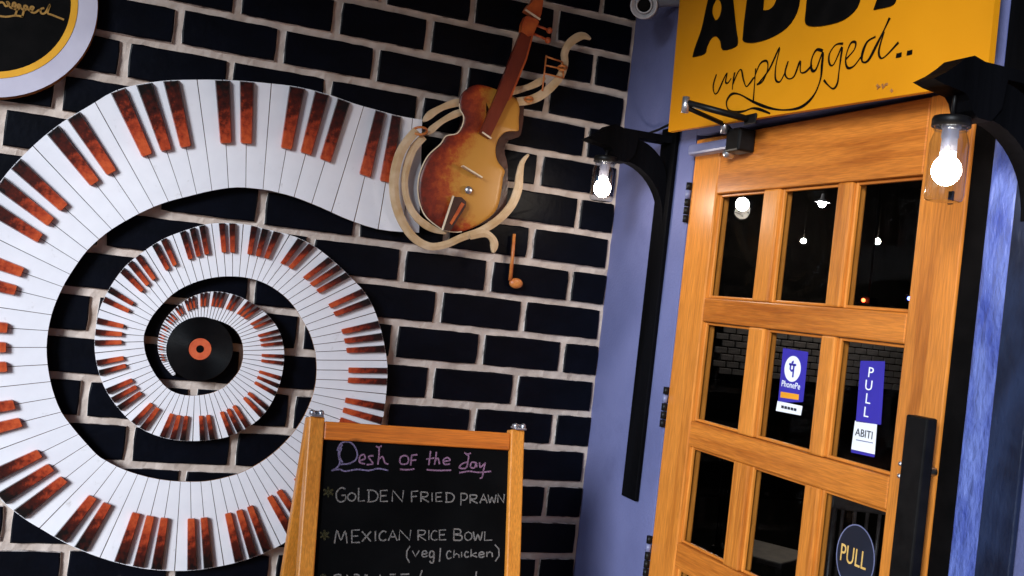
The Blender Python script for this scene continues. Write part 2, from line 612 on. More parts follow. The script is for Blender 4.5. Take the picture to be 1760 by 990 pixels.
def ball_mesh(name, c, r, mat, seg=16, scale=(1, 1, 1)):
    bm = bmesh.new()
    bmesh.ops.create_uvsphere(bm, u_segments=seg, v_segments=seg // 2, radius=r, matrix=Matrix.Translation(c) @ Matrix.Diagonal((*scale, 1)))
    me = bpy.data.meshes.new(name)
    bm.to_mesh(me)
    bm.free()
    me.materials.append(mat)
    for p in me.polygons:
        p.use_smooth = True
    return me


def join_meshes(name, meshes):
    bm = bmesh.new()
    mats = []
    for me in meshes:
        idx = []
        for m in me.materials:
            if m not in mats:
                mats.append(m)
            idx.append(mats.index(m))
        n0 = len(bm.faces)
        bm.from_mesh(me)
        bm.faces.ensure_lookup_table()
        for f in bm.faces[n0:]:
            f.material_index = idx[f.material_index] if idx else 0
    out = bpy.data.meshes.new(name)
    bm.to_mesh(out)
    bm.free()
    for m in mats:
        out.materials.append(m)
    return out


def smooth_path(pts, sub=6):
    """Catmull-Rom through tuples of any length"""
    if len(pts) < 3:
        return [tuple(p) for p in pts]
    out = []
    n = len(pts)
    for i in range(n - 1):
        p0, p1, p2, p3 = pts[max(i - 1, 0)], pts[i], pts[i + 1], pts[min(i + 2, n - 1)]
        for s in range(sub):
            t = s / sub
            out.append(tuple(0.5 * (2 * b + (c - a) * t + (2 * a - 5 * b + 4 * c - d) * t * t + (3 * b - a - 3 * c + d) * t ** 3) for a, b, c, d in zip(p0, p1, p2, p3)))
    out.append(tuple(pts[-1]))
    return out


def ribbon_mesh(name, pts, width, normal, mat, thick=0.004, ridge=0.0, taper=False):
    """flat painted strip of real thickness that follows pts; back face at pts, front face towards normal"""
    n = Vector(normal).normalized()
    pts = [Vector(p) for p in pts]
    k = len(pts)
    verts, faces = [], []
    for i, p in enumerate(pts):
        t = (pts[min(i + 1, k - 1)] - pts[max(i - 1, 0)])
        t = t.normalized() if t.length > 1e-9 else Vector((1, 0, 0))
        s = n.cross(t).normalized()
        w = width[i] if isinstance(width, (list, tuple)) else width
        if taper:
            w *= max(0.15, min(1.0, min(i, k - 1 - i) / max(1, k * 0.12)))
        verts += [p - s * w / 2, p - s * w / 2 + n * thick, p + n * (thick + ridge), p + s * w / 2 + n * thick, p + s * w / 2]
    for i in range(k - 1):
        a, b = i * 5, (i + 1) * 5
        for j in range(4):
            faces.append((a + j, a + j + 1, b + j + 1, b + j))
        faces.append((a + 4, a, b, b + 4))
    faces.append((0, 1, 2, 3, 4))
    faces.append(tuple(reversed([(k - 1) * 5 + j for j in range(5)])))
    return fix_normals(mesh_from(name, verts, faces, mat))


def disc_loop(c, r, u, v, seg=64):
    c, u, v = Vector(c), Vector(u), Vector(v)
    return [c + u * (math.cos(2 * math.pi * k / seg) * r) + v * (math.sin(2 * math.pi * k / seg) * r) for k in range(seg)]


def text_mesh(name, body, origin, xdir, ydir, size, mat, thick=0.0006, spacing=1.0):
    cu = bpy.data.curves.new(name, 'FONT')
    cu.body = body
    cu.size = 1.0
    cu.align_x = 'CENTER'
    cu.align_y = 'CENTER'
    cu.space_character = spacing
    cu.extrude = 0.5
    cu.resolution_u = 3
    ob = bpy.data.objects.new(name, cu)
    COL.objects.link(ob)
    dg = bpy.context.evaluated_depsgraph_get()
    me = bpy.data.meshes.new_from_object(ob.evaluated_get(dg))
    bpy.data.objects.remove(ob)
    x, y = Vector(xdir).normalized(), Vector(ydir).normalized()
    z = x.cross(y)
    sx, sy = size if isinstance(size, tuple) else (size, size)
    mt = Matrix(((x.x * sx, y.x * sy, z.x * thick, origin[0]), (x.y * sx, y.y * sy, z.y * thick, origin[1]), (x.z * sx, y.z * sy, z.z * thick, origin[2]), (0, 0, 0, 1)))
    me.transform(mt)
    me.materials.clear()
    me.materials.append(mat)
    me.name = name
    return me


NB = Vector((0, -1, 0))        # out of the brick wall
ND = Vector((-1, 0, 0))        # out of the door wall

# ================================================================== SETTING
# ---- paving
me = mesh_from('paving', [(-300, -300, 0), (300, -300, 0), (300, 300, 0), (-300, 300, 0)], [(0, 1, 2, 3)], M['paving'])
tag(link('paving', me, origin=(0, 0, 0)), kind='structure')

# ---- brick wall: mortar bed with black painted bricks standing proud of it
PU, PV = 0.24, 0.0991
BW, BH, BD = 0.2205, 0.0808, 0.009
wall = thing('brick_wall', (-1.5, 0.0, 0.0), 'wall of black painted bricks with pale raked mortar joints', 'wall')
bm = bmesh.new()
NX, NZ = 220, 150
WX0, WX1, WZ0, WZ1 = -3.2, 0.0, 0.0, 3.3
grid = []
for j in range(NZ + 1):
    row = []
    for i in range(NX + 1):
        x = WX0 + (WX1 - WX0) * i / NX
        z = WZ0 + (WZ1 - WZ0) * j / NZ
        d = 0.0011 * math.sin(x * 61 + 3 * math.sin(z * 23)) + 0.0012 * math.sin(z * 83 + 2 * math.sin(x * 37)) + random.uniform(-0.0012, 0.0012)
        row.append(bm.verts.new((x, BD + d, z)))
    grid.append(row)
for j in range(NZ):
    for i in range(NX):
        bm.faces.new((grid[j][i], grid[j][i + 1], grid[j + 1][i + 1], grid[j + 1][i]))
bx = bmesh.ops.create_cube(bm, size=1.0, matrix=Matrix.Translation((-1.6, 0.13, 1.65)) @ Matrix.Diagonal((3.2, 0.22, 3.3, 1)))
me = bpy.data.meshes.new('mortar_bed')
bm.to_mesh(me)
bm.free()
me.materials.append(M['mortar'])
link('mortar_bed', me, wall)


def brick_mesh(name, w, h, seed):
    """front face painted black, the rim and the sides keep the mortar smear; outline a little wavy"""
    rnd = random.Random(seed)
    nx, nz = 9, 4
    rim = []
    for i in range(nx):
        rim.append((-w / 2 + w * i / (nx - 1), -h / 2))
    for j in range(1, nz):
        rim.append((w / 2, -h / 2 + h * j / (nz - 1)))
    for i in range(1, nx):
        rim.append((w / 2 - w * i / (nx - 1), h / 2))
    for j in range(1, nz - 1):
        rim.append((-w / 2, h / 2 - h * j / (nz - 1)))
    k = len(rim)
    jit = [(x + rnd.uniform(-.0008, .0008), z + rnd.uniform(-.0009, .0009)) for x, z in rim]
    cs = {(sx, sz): rnd.uniform(.0004, .0021) for sx in (-1, 1) for sz in (-1, 1)}
    for i, (x, z) in enumerate(rim):
        if abs(abs(x) - w / 2) < 1e-6 and abs(abs(z) - h / 2) < 1e-6:
            c_ = cs[(1 if x > 0 else -1, 1 if z > 0 else -1)]
            jit[i] = (x - math.copysign(c_, x), z - math.copysign(c_ * .8, z))
    verts, faces, fm = [], [], []
    for x, z in jit:                                   # back rim, in the mortar
        verts.append((x * 1.012 + rnd.uniform(-.0008, .0008), BD + 0.004, z * 1.03 + rnd.uniform(-.0008, .0008)))
    for x, z in jit:                                   # shoulder
        verts.append((x, 0.0022 + rnd.uniform(-.0004, .0006), z))
    for x, z in jit:                                   # front rim
        dx = 0.0026 + rnd.uniform(0, .0014)
        verts.append((x - math.copysign(min(dx, abs(x)), x), rnd.uniform(-.0003, .0003), z - math.copysign(min(dx, abs(z)), z)))
    for a in (0, 1):
        for i in range(k):
            j = (i + 1) % k
            faces.append((a * k + i, a * k + j, (a + 1) * k + j, (a + 1) * k + i))
            fm.append(1 if a == 0 else 0)
    verts.append((0, -0.0004, 0))
    c = len(verts) - 1
    for i in range(k):
        faces.append((2 * k + i, 2 * k + (i + 1) % k, c))
        fm.append(0)
    me = mesh_from(name, verts, faces, [M['brick'], M['brick_side']], fm)
    return fix_normals(me)


full = [brick_mesh('brick', BW, BH, s) for s in range(14)]
half = [brick_mesh('brick_half', BW / 2 - 0.008, BH, 50 + s) for s in range(6)]
rest = []
ODD = 0.0387


def z_row(r):
    return ZF - r * PV


for r in range(-14, 19):
    odd = r % 2 != 0
    z = z_row(r)
    if z - BH / 2 < 0.005 or z > 3.25:
        continue
    cells = []
    if odd:
        cells.append((-0.25 + ODD / 2, 1))
        for i in range(13):
            cells.append((-1.0 - i + ODD, 0))
    else:
        for i in range(13):
            cells.append((-0.5 - i, 0))
    for u, small in cells:
        x = u * PU + random.uniform(-.002, .002) - (0.003 if not odd and u == -0.5 else 0)
        if x < -3.05:
            continue
        src = random.choice(half if small else full)
        zz = z + random.uniform(-.0015, .0015)
        if -8 <= r <= 10 and x > -1.9:
            o = bpy.data.objects.new('brick', src)
            COL.objects.link(o)
            o.parent = wall
            o.location = Vector((x, random.uniform(-.0012, .0012), zz)) - Vector(wall.location)
            o.rotation_euler = (random.uniform(-.006, .006), random.uniform(-.006, .006), random.uniform(-.004, .004))
            if random.random() < 0.5 and not small:
                o.scale = (-1, 1, 1) if random.random() < .5 else (1, 1, -1)
        else:
            c = src.copy()
            c.transform(Matrix.Translation((x, 0, zz)))
            rest.append(c)
me = join_meshes('brick_field', rest)
tag(link('brick_field', me, wall), kind='stuff')

# ---- blue door wall (X = 0) with the door opening, pier at the right
YD0, YD1 = -0.392, -1.272          # door leaf, hinge side and latch side
ZDT = ZF + 0.282                   # top of the leaf
bwall = thing('blue_wall', (0.0, -0.9, 0.0), 'periwinkle blue plastered wall around the wooden door', 'wall')
TH = 0.06
box('wall_panel', (0.0, YD0 + 0.004, 0.0), (TH, 0.012, 3.3), M['plaster'], bwall, 0.001)
box('lintel', (0.0, -1.33, ZDT + 0.012), (TH, YD0 + 0.0035, 3.3), M['plaster'], bwall, 0.001)
me = box_mesh('pier', (-0.004, -1.40, 0.0), (TH, -1.322, 3.3), M['plaster_rough'], 0.006, 3)
tag(link('pier', me, bwall), 'rough bright blue plaster edge beside the door')
box('wall_panel', (0.004, -3.4, 0.0), (TH, -1.405, 3.3), M['plaster'], bwall, 0.001)
box('gap_shade_jamb', (0.0025, -1.3215, 0.0), (TH, -1.2745, ZDT + 0.0115), M['sign_black'], bwall, 0.001)  # jamb brought flush and black, shade of the door gap in its colour
box('door_stop', (0.05, YD0 - 0.02, 0.0), (TH, YD0 + 0.0035, ZDT + 0.0115), M['sign_black'], bwall, 0.001)

# ---- unseen canopy over the corner, added to shade the upper wall
cano = thing('shade_canopy', (-1.6, -0.8, 2.76), 'unseen boarded canopy added above the corner to shade the upper wall', 'canopy')
CX0, CZ = -2.9, 2.86
for i in range(10):
    box('board', (CX0, -1.96 + i * 0.196, CZ), (-0.07, -1.96 + i * 0.196 + 0.19, CZ + 0.03), M['canopy'], cano, 0.003)
box('fascia', (CX0 - 0.02, -2.00, CZ - 0.10), (-0.07, -1.965, CZ + 0.04), M['canopy'], cano, 0.003)
box('fascia', (CX0 - 0.02, -1.963, CZ - 0.10), (CX0 - 0.004, 0.0, CZ + 0.04), M['canopy'], cano, 0.003)
col_ = thing('shade_column', (-2.62, -1.98, 0.0), 'unseen square column added at the canopy corner to dim the sun on the wall', 'column')  # unseen column, added to dim the sun around the wall corner
box('shaft', (-2.75, -2.11, 0.12), (-2.49, -1.85, CZ - 0.11), M['opposite'], col_, 0.01)
box('plinth', (-2.79, -2.15, 0.0), (-2.45, -1.81, 0.119), M['opposite'], col_, 0.01)
# ---- unseen house block behind the camera, added to darken reflections and bounce warm light
opp = thing('light_block_house', (3.0, -6.0, 0.0), 'unseen brown house block added behind the viewer to shape the light', 'building')
box('wall', (-3.0, -9.0, 0.0), (9.0, -4.6, 6.0), M['opposite'], opp, 0.01)
for k in range(3):
    w = box('window', (0.2 + k * 2.6, -4.63, 1.0), (1.4 + k * 2.6, -4.585, 2.3), M['sign_black'], opp, 0.004)
    box('sill', (0.1 + k * 2.6, -4.599, 0.92), (1.5 + k * 2.6, -4.50, 0.99), M['canopy'], w, 0.004)

# ---- room behind the door
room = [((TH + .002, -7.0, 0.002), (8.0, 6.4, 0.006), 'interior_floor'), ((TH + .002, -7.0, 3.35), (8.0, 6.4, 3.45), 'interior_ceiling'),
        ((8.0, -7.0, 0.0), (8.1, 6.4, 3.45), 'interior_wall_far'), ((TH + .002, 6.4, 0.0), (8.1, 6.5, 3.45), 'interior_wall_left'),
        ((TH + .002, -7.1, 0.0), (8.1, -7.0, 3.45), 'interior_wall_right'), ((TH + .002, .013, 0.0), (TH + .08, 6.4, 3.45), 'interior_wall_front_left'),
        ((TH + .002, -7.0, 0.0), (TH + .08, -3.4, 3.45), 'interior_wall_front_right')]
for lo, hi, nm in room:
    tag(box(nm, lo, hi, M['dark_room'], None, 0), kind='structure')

# ================================================================== WALL ART
# ---- round sign, cut by the corner of the picture
rc = Vector((-1.600, 0, ZF + 0.378))
rs = thing('round_sign', (rc.x, 0, rc.z - 0.222), 'round black sign with yellow and white rings above the piano spiral', 'sign')
XW, ZW = Vector((1, 0, 0)), Vector((0, 0, 1))


def annulus(name, y_front, depth, r_out, r_in, mats, parent, c, label=None, side=0, seg=72):
    cc = Vector((c[0], y_front, c[2]))
    holes = [disc_loop(cc, r_in, XW, ZW, seg)] if r_in > 0 else []
    me = prism_mesh(name, disc_loop(cc, r_out, XW, ZW, seg), (0, depth, 0), mats, holes, side)
    o = link(name, me, parent)
    if label:
        o['label'] = label
    return o


annulus('backing', -0.024, 0.022, 0.224, 0, [M['edge_wood']], rs, rc)
annulus('outer_ring', -0.029, 0.0045, 0.2225, 0.1815, [M['ring_white'], M['edge_wood']], rs, rc, side=1)
annulus('inner_ring', -0.030, 0.0055, 0.181, 0.1665, [M['ring_yellow']], rs, rc)
annulus('face', -0.027, 0.0025, 0.166, 0, [M['sign_black']], rs, rc)
scr = [[(-10, 8), (4, 4), (10, 11), (16, 7), (12, 3), (17, 12), (24, 14), (27, 7), (23, 5), (22, 13), (30, 17), (35, 10), (31, 8), (30, 15), (26, 27)],
       [(35, 13), (42, 18), (47, 12), (42, 10), (41, 18), (38, 30)], [(46, 14), (53, 19), (58, 13), (53, 12), (53, 20), (60, 22), (66, 18), (70, 17)],
       [(76, 14), (70, 16), (71, 23), (78, 22), (86, 8), (82, 22), (90, 26), (110, 34)], [(-10, 26), (10, 29), (26, 27), (40, 29)]]
ms = [ribbon_mesh('stroke', [at_y(x, y, -0.0272) for x, y in smooth_path(s, 4)], 0.0042, NB, M['gold'], 0.0015) for s in scr]
link('lettering', join_meshes('lettering', ms), rs)

# ---- piano keyboard spiral
ST = [(726, 206, 721, 400), (685, 199, 655, 395), (648, 189, 600, 378), (612, 179, 555, 358), (560, 161, 510, 340), (510, 149, 478, 331), (460, 143, 448, 325), (400, 138, 405, 322),
      (335, 137, 362, 328), (270, 140, 325, 337), (203, 154, 290, 346), (155, 181, 258, 358), (100, 215, 222, 376), (47, 260, 185, 399), (2, 310, 152, 428), (-32, 370, 128, 460),
      (-62, 440, 106, 497), (-81, 520, 88, 543), (-88, 597, 80, 597), (-83, 670, 86, 653), (-66, 740, 102, 702), (-40, 800, 124, 734), (-2, 855, 148, 762), (38, 889, 168, 783),
      (72, 910, 184, 793), (108, 931, 203, 803), (152, 951, 226, 812), (204, 968, 254, 820), (260, 979, 288, 826), (323, 981, 323, 828), (375, 974, 356, 827), (430, 960, 390, 820), (480, 938, 420, 810),
      (540, 900, 455, 790), (590, 855, 485, 765), (630, 800, 512, 733), (655, 735, 532, 695), (665, 660, 543, 655), (664, 612, 543, 613), (650, 550, 534, 577), (630, 507, 521, 552), (604, 478, 507, 529),
      (575, 450, 490, 510), (540, 423, 470, 495), (505, 406, 453, 486), (463, 395, 436, 480), (425, 386, 415, 476), (385, 383, 391, 475), (352, 386, 367, 477), (318, 396, 342, 483), (280, 411, 317, 493),
      (247, 432, 295, 507), (215, 458, 276, 526), (187, 497, 262, 543), (170, 535, 252, 562), (163, 575, 247, 579), (163, 605, 248, 597), (168, 634, 252, 614), (180, 667, 261, 634), (202, 700, 273, 652),
      (236, 733, 290, 669), (283, 753, 311, 678), (333, 758, 335, 680), (387, 752, 362, 676), (425, 735, 382, 667), (456, 709, 397, 655), (478, 668, 411, 637), (487, 630, 417, 619), (488, 602, 418, 603),
      (482, 574, 416, 588), (466, 548, 409, 573), (440, 525, 397, 561), (407, 508, 381, 553), (371, 501, 361, 547), (340, 506, 342, 545), (313, 520, 325, 549), (291, 540, 309, 558), (277, 563, 294, 573),
      (271, 590, 287, 594), (274, 612, 287, 612), (283, 630, 292, 627), (297, 646, 302, 643)]
KW = {0: 36, 8: 36, 14: 35, 19: 34, 24: 31, 28: 25, 31: 20.5, 37: 17.5, 45: 15.2, 53: 14.5, 60: 13.6, 64: 12.0, 68: 9.0, 73: 6.4, 78: 4.6, len(ST) - 1: 4.2}
SUB = 12
dense = smooth_path(ST, SUB)
idx = [i / SUB for i in range(len(dense))]
kx = sorted(KW)


def key_width(i):
    for a, b in zip(kx, kx[1:]):
        if a <= i <= b:
            return KW[a] + (KW[b] - KW[a]) * (i - a) / (b - a)
    return KW[kx[-1]]


cum = [0.0]
for a, b, i in zip(dense, dense[1:], idx):
    ma = ((a[0] + a[2]) / 2, (a[1] + a[3]) / 2)
    mb = ((b[0] + b[2]) / 2, (b[1] + b[3]) / 2)
    cum.append(cum[-1] + math.dist(ma, mb) / key_width(i))


def station(q):
    q = max(0.0, min(q, cum[-1]))
    lo, hi = 0, len(cum) - 1
    while hi - lo > 1:
        md = (lo + hi) // 2
        if cum[md] <= q:
            lo = md
        else:
            hi = md
    t = (q - cum[lo]) / max(1e-9, cum[hi] - cum[lo])
    return [a + (b - a) * t for a, b in zip(dense[lo], dense[hi])]


YK, YB = -0.0275, -0.0225             # front of the white keys, front of the backing board
art = thing('piano_spiral', (-1.05, 0.0, 0.95), 'piano keyboard wall art curling in a white spiral on the black bricks', 'wall art')
q0 = 0.62                             # first key is cut short by the violin
NKEY = int(cum[-1] - q0)


def kp(q, f, y):
    """point on the key bed: q key coordinate, f 0 at the outer edge, 1 at the inner edge"""
    s = station(q)
    return at_y(s[0] + (s[2] - s[0]) * f, s[1] + (s[3] - s[1]) * f, y)


# backing board as one long curved plank
nb = int(cum[-1] * 3)
vb, fb = [], []
for i in range(nb + 1):
    q = cum[-1] * i / nb
    for f, y in ((0.012, -0.002), (0.012, YB), (0.988, YB), (0.988, -0.002)):
        vb.append(kp(q, f, y))
for i in range(nb):
    a, b = i * 4, i * 4 + 4
    for j in range(4):
        fb.append((a + j, a + (j + 1) % 4, b + (j + 1) % 4, b + j))
fb += [(0, 1, 2, 3), tuple(nb * 4 + j for j in (3, 2, 1, 0))]
me = mesh_from('backing_board', vb, fb, [M['edge_wood'], M['dark_groove']], ([0, 1, 0, 0] * nb) + [0, 0])
link('backing_board', fix_normals(me), art)
bounds = [0.0] + [q0 + k for k in range(NKEY + 1)] + [cum[-1]]
for a, b in zip(bounds, bounds[1:]):
    if b - a < 0.15:
        continue
    wpx = key_width(0)
    s = station((a + b) / 2)
    w_here = math.dist(((station(a)[0] + station(a)[2]) / 2, (station(a)[1] + station(a)[3]) / 2), ((station(b)[0] + station(b)[2]) / 2, (station(b)[1] + station(b)[3]) / 2))
    g = min(0.12, 0.62 / max(w_here, 1.0))
    qa, qb = a + g * (b - a), b - g * (b - a)
    loop = [kp(qa, 0.0, YK), kp((qa + qb) / 2, 0.0, YK), kp(qb, 0.0, YK), kp(qb, 0.5, YK), kp(qb, 1.0, YK), kp((qa + qb) / 2, 1.0, YK), kp(qa, 1.0, YK), kp(qa, 0.5, YK)]
    lift = Vector((0, random.uniform(-0.0004, 0.0002), 0))
    loop = [p + lift for p in loop]
    link('white_key', prism_mesh('white_key', loop, (0, 0.0052, 0), [M['white_key'], M['edge_wood']], (), 1), art)
for k in range(NKEY + 1):
    if k % 7 not in (1, 2, 4, 5, 6):
        continue
    qc = q0 + k
    if qc > cum[-1] - 6.0:
        continue
    frac = 0.585 if k < 60 else 0.55
    hw = 0.30
    tip = frac - 0.018
    front, back = YK - 0.0125, YK - 0.0005
    sc = min(1.0, 0.45 + 0.55 * (key_width(0) and math.dist(station(qc - .5)[:2], station(qc + .5)[:2]) / 30.0))
    front = YK - 0.0125 * sc
    shp = [(-hw, 0.0), (hw, 0.0), (hw * 0.98, 0.3), (hw * 0.96, tip), (hw * 0.82, frac), (-hw * 0.82, frac), (-hw * 0.96, tip), (-hw * 0.98, 0.3)]
    verts = [kp(qc + u, f + 0.004, back) for u, f in shp] + [kp(qc + u * 0.86, 0.012 + f * 0.975, front) for u, f in shp]
    n = len(shp)
    faces = [tuple(n + i for i in range(n))]
    for i in range(n):
        j = (i + 1) % n
        faces.append((i, j, n + j, n + i))
    me = fix_normals(mesh_from('black_key', verts, faces, M['black_key']))
    al = me.attributes.new('along', 'FLOAT', 'POINT')
    for i in range(2 * n):
        al.data[i].value = shp[i % n][1] / frac
    link('black_key', me, art)

# ---- vinyl record in the eye of the spiral
rp = at_y(344, 600, -0.03)
rr = (at_y(344 + 57, 600, -0.03) - rp).length
rec = thing('vinyl_record', (rp.x, 0, rp.z - rr), 'black vinyl record with red label in the eye of the piano spiral', 'record')
prof = []
for k in range(40):
    r0 = rr * (0.36 + 0.62 * k / 39)
    prof.append((r0, 0.0004 * (k % 2)))
me = lathe_mesh('disc', [(rr * .30, -0.003), (rr * .30, 0.0), *prof, (rr, -0.001), (rr, -0.0045), (rr * 0.3, -0.0045)], (rp.x, -0.029, rp.z), NB, M['vinyl'], 72)
for p in me.polygons:
    p.use_smooth = False
link('disc', me, rec)
annulus('label', -0.0296, 0.002, rr * 0.335, rr * 0.30, [M['record_label']], rec, rp)
annulus('label_face', -0.0292, 0.002, rr * 0.298, rr * 0.12, [M['record_label']], rec, rp)
annulus('spindle_hole', -0.0288, 0.002, rr * 0.119, 0, [M['sign_black']], rec, rp)

# ---- violin relief with curling vines
VZ = lambda x, y: (660 + x / 2.25, y / 2.25)


def vpt(x, y, yy):
    a, b = VZ(x, y)
    return at_y(a, b, yy)


vio = thing('violin_relief', (-0.40, 0.0, 1.62), 'painted violin relief wrapped in cream vines at the end of the piano keys', 'wall art')
YV = -0.052
body = [(290, 395), (298, 366), (330, 337), (372, 328), (425, 342), (470, 362), (512, 384), (524, 420), (521, 462), (522, 496), (516, 507), (494, 507), (466, 513), (441, 540), (431, 582), (439, 622), (462, 652), (467, 664), (460, 690), (456, 722), (443, 790),
        (418, 832), (360, 872), (300, 896), (240, 893), (198, 870), (158, 833), (136, 780), (130, 720), (141, 660), (170, 602), (218, 557), (240, 526), (282, 516), (303, 484), (308, 458), (304, 442), (294, 424)]
bl = smooth_path(body + [body[0]], 4)[:-1]
# domed front plate: outline ring, inner rings towards the spine of the body
spine = [(385, 365), (408, 430), (378, 520), (350, 590), (318, 680), (290, 760), (262, 850)]


def near_spine(p):
    best = None
    for a, b in zip(spine, spine[1:]):
        d = (b[0] - a[0], b[1] - a[1])
        t = max(0, min(1, ((p[0] - a[0]) * d[0] + (p[1] - a[1]) * d[1]) / (d[0] ** 2 + d[1] ** 2)))
        q = (a[0] + d[0] * t, a[1] + d[1] * t)
        e = math.dist(p, q)
        if best is None or e < best[0]:
            best = (e, q)
    return best[1]


AX = ((-0.50), (-0.30))


def sunburst(x, y):
    """0 at the red bass side, 1 at the honey treble side: paint mixed across the body"""
    # distance from the left outline at this height
    xs = [p[0] for p in bl if abs(p[1] - y) < 9]
    left = min(xs) if xs else 130
    return min(1.0, 0.03 + (x - left) / (215 + 0.22 * max(0, y - 350)))


rings = 9
verts, faces, alv = [], [], []
n = len(bl)
for k in range(rings + 1):
    t = k / rings
    for p in bl:
        s = near_spine(p)
        x, y = p[0] + (s[0] - p[0]) * t, p[1] + (s[1] - p[1]) * t
        dome = 0.0045 * math.sin(min(1, t * 1.25) * math.pi / 2)
        verts.append(vpt(x, y, YV - dome))
        alv.append(sunburst(x, y))
for k in range(rings):
    for i in range(n):
        j = (i + 1) % n
        faces.append((k * n + i, k * n + j, (k + 1) * n + j, (k + 1) * n + i))
ed = len(verts)
for p in bl:
    verts.append(vpt(p[0], p[1], YV + 0.004))
    alv.append(0.1)
for i in range(n):
    j = (i + 1) % n
    faces.append((ed + i, ed + j, j, i))
me = mesh_from('front_plate', verts, faces, M['violin'], smooth=True)
al = me.attributes.new('along', 'FLOAT', 'POINT')
for i, v in enumerate(alv):
    al.data[i].value = v
fix_normals(me)
link('front_plate', me, vio)
side = [(300, 400), (330, 345), (430, 345), (528, 386), (541, 430), (533, 502), (520, 530), (478, 545), (466, 584), (478, 640), (478, 730), (468, 800), (430, 842), (300, 893), (205, 868), (160, 825), (142, 770), (138, 720), (150, 660), (180, 605), (228, 560), (250, 528), (290, 510), (310, 470)]
sl = smooth_path(side + [side[0]], 3)[:-1]
link('ribs', prism_mesh('ribs', [vpt(x, y, YV + 0.0045) for x, y in sl], (0, 0.034, 0), [M['violin_side']]), vio)
edge = [vpt(x, y, YV - 0.0005) for x, y in bl[-60:]]
link('edge_binding', ribbon_mesh('edge_binding', edge, 0.0028, NB, M['trim_pale'], 0.0014), vio)
fbp = [(373, 514), (408, 537), (482, 384), (548, 222), (574, 128), (537, 108), (500, 200), (442, 350)]
link('fingerboard', prism_mesh('fingerboard', [vpt(x, y, YV - 0.026) for x, y in fbp], (0, 0.014, 0), [M['fingerboard']]), vio)
link('neck_orange_strip', prism_mesh('neck_orange_strip', [vpt(x, y, YV - 0.024) for x, y in [(470, 400), (492, 380), (552, 232), (580, 130), (571, 128), (545, 222)]], (0, 0.014, 0), [M['violin_red']]), vio)  # orange-red strip along the right half of the neck
link('nut_line', ribbon_mesh('nut_line', [vpt(372, 514, YV - 0.012), vpt(407, 538, YV - 0.012)], 0.004, NB, M['trim_pale'], 0.017), vio)
hp = smooth_path([(533, 122), (536, 95), (546, 70), (556, 62), (598, 80), (590, 105), (578, 132), (560, 140)], 3)
link('peg_box', prism_mesh('peg_box', [vpt(x, y, YV - 0.03) for x, y in hp], (0, 0.022, 0), [M['violin_red']]), vio)
sp = smooth_path([(548, 40), (560, 20), (578, 2), (585, -14), (602, -26), (616, -8), (613, 26), (609, 52), (602, 72)], 3)
link('scroll', prism_mesh('scroll', [vpt(x, y, YV - 0.034) for x, y in sp], (0, 0.026, 0), [M['violin_red']]), vio)
link('scroll_line', ribbon_mesh('scroll_line', [vpt(545, 38, YV - 0.032), vpt(602, 76, YV - 0.032)], 0.004, NB, M['trim_pale'], 0.005), vio)
for a, b in (((575, 92), (640, 118)), ((566, 124), (634, 156))):
    pa, pb = vpt(*a, YV - 0.016), vpt(*b, YV - 0.016)
    ms = [tube_mesh('peg', [pa, pb], 0.0035, M['violin_red']), ball_mesh('peg', pb, 0.0085, M['violin_red'], 12)]
    link('peg', join_meshes('peg', ms), vio)
link('bridge', join_meshes('bridge', [ribbon_mesh('bridge', [vpt(298, 643, YV - 0.010), vpt(372, 688, YV - 0.010)], 0.0035, NB, M['trim_pale'], 0.018)]), vio)
tp = [(268, 760), (300, 762), (318, 780), (316, 800), (258, 892), (226, 888)]
link('tailpiece', prism_mesh('tailpiece', [vpt(x, y, YV - 0.022) for x, y in tp], (0, 0.012, 0), [M['violin_side']]), vio)
link('tailpiece_inlay', prism_mesh('tailpiece_inlay', [vpt(x, y, YV - 0.0235) for x, y in [(300, 782), (312, 790), (262, 870), (255, 862)]], (0, 0.002, 0), [M['violin_red']]), vio)
link('tailpiece_edge', ribbon_mesh('tailpiece_edge', [vpt(267, 758, YV - 0.020), vpt(224, 890, YV - 0.020)], 0.004, NB, M['trim_pale'], 0.005), vio)
link('sound_knob', ball_mesh('sound_knob', vpt(327, 735, YV - 0.012), 0.0105, M['steel'], 14, (1, .6, 1)), vio)
vines = [([(298, 396), (262, 402), (225, 416), (185, 438), (150, 470)], 11, -0.040),
         ([(300, 432), (265, 446), (225, 468), (190, 495), (165, 520)], 10, -0.038),
         ([(125, 505), (92, 542), (58, 600), (38, 690), (42, 775), (66, 850), (112, 918), (172, 952), (235, 946), (300, 918), (372, 893), (440, 850), (490, 795), (515, 735), (522, 680), (532, 630), (556, 598)], 13, -0.056),
         ([(152, 530), (112, 576), (88, 640), (78, 705), (90, 780), (126, 842), (180, 882), (238, 903)], 11, -0.050),
         ([(330, 912), (375, 902), (405, 910), (424, 938), (420, 978)], 12, -0.060),
         ([(470, 358), (520, 348), (570, 332), (622, 304)], 11, -0.040),
         ([(512, 394), (560, 388), (606, 368), (650, 332), (682, 292), (697, 246), (696, 208), (712, 172), (745, 146), (772, 140), (796, 152)], 13, -0.044)]
for pts, w, y in vines:
    sp = smooth_path(pts, 5)
    k = len(sp)
    ws = []
    for i in range(k):
        t = i / (k - 1)
        ws.append(w * 0.00162 * (1.0 - 0.75 * max(0, (t - 0.8) / 0.2) ** 1.5) * (1 + 0.12 * math.sin(t * 9)))
    link('vine', ribbon_mesh('vine', [vpt(a, b, y) for a, b in sp], ws, NB, M['vine'], 0.006, 0.002), vio)
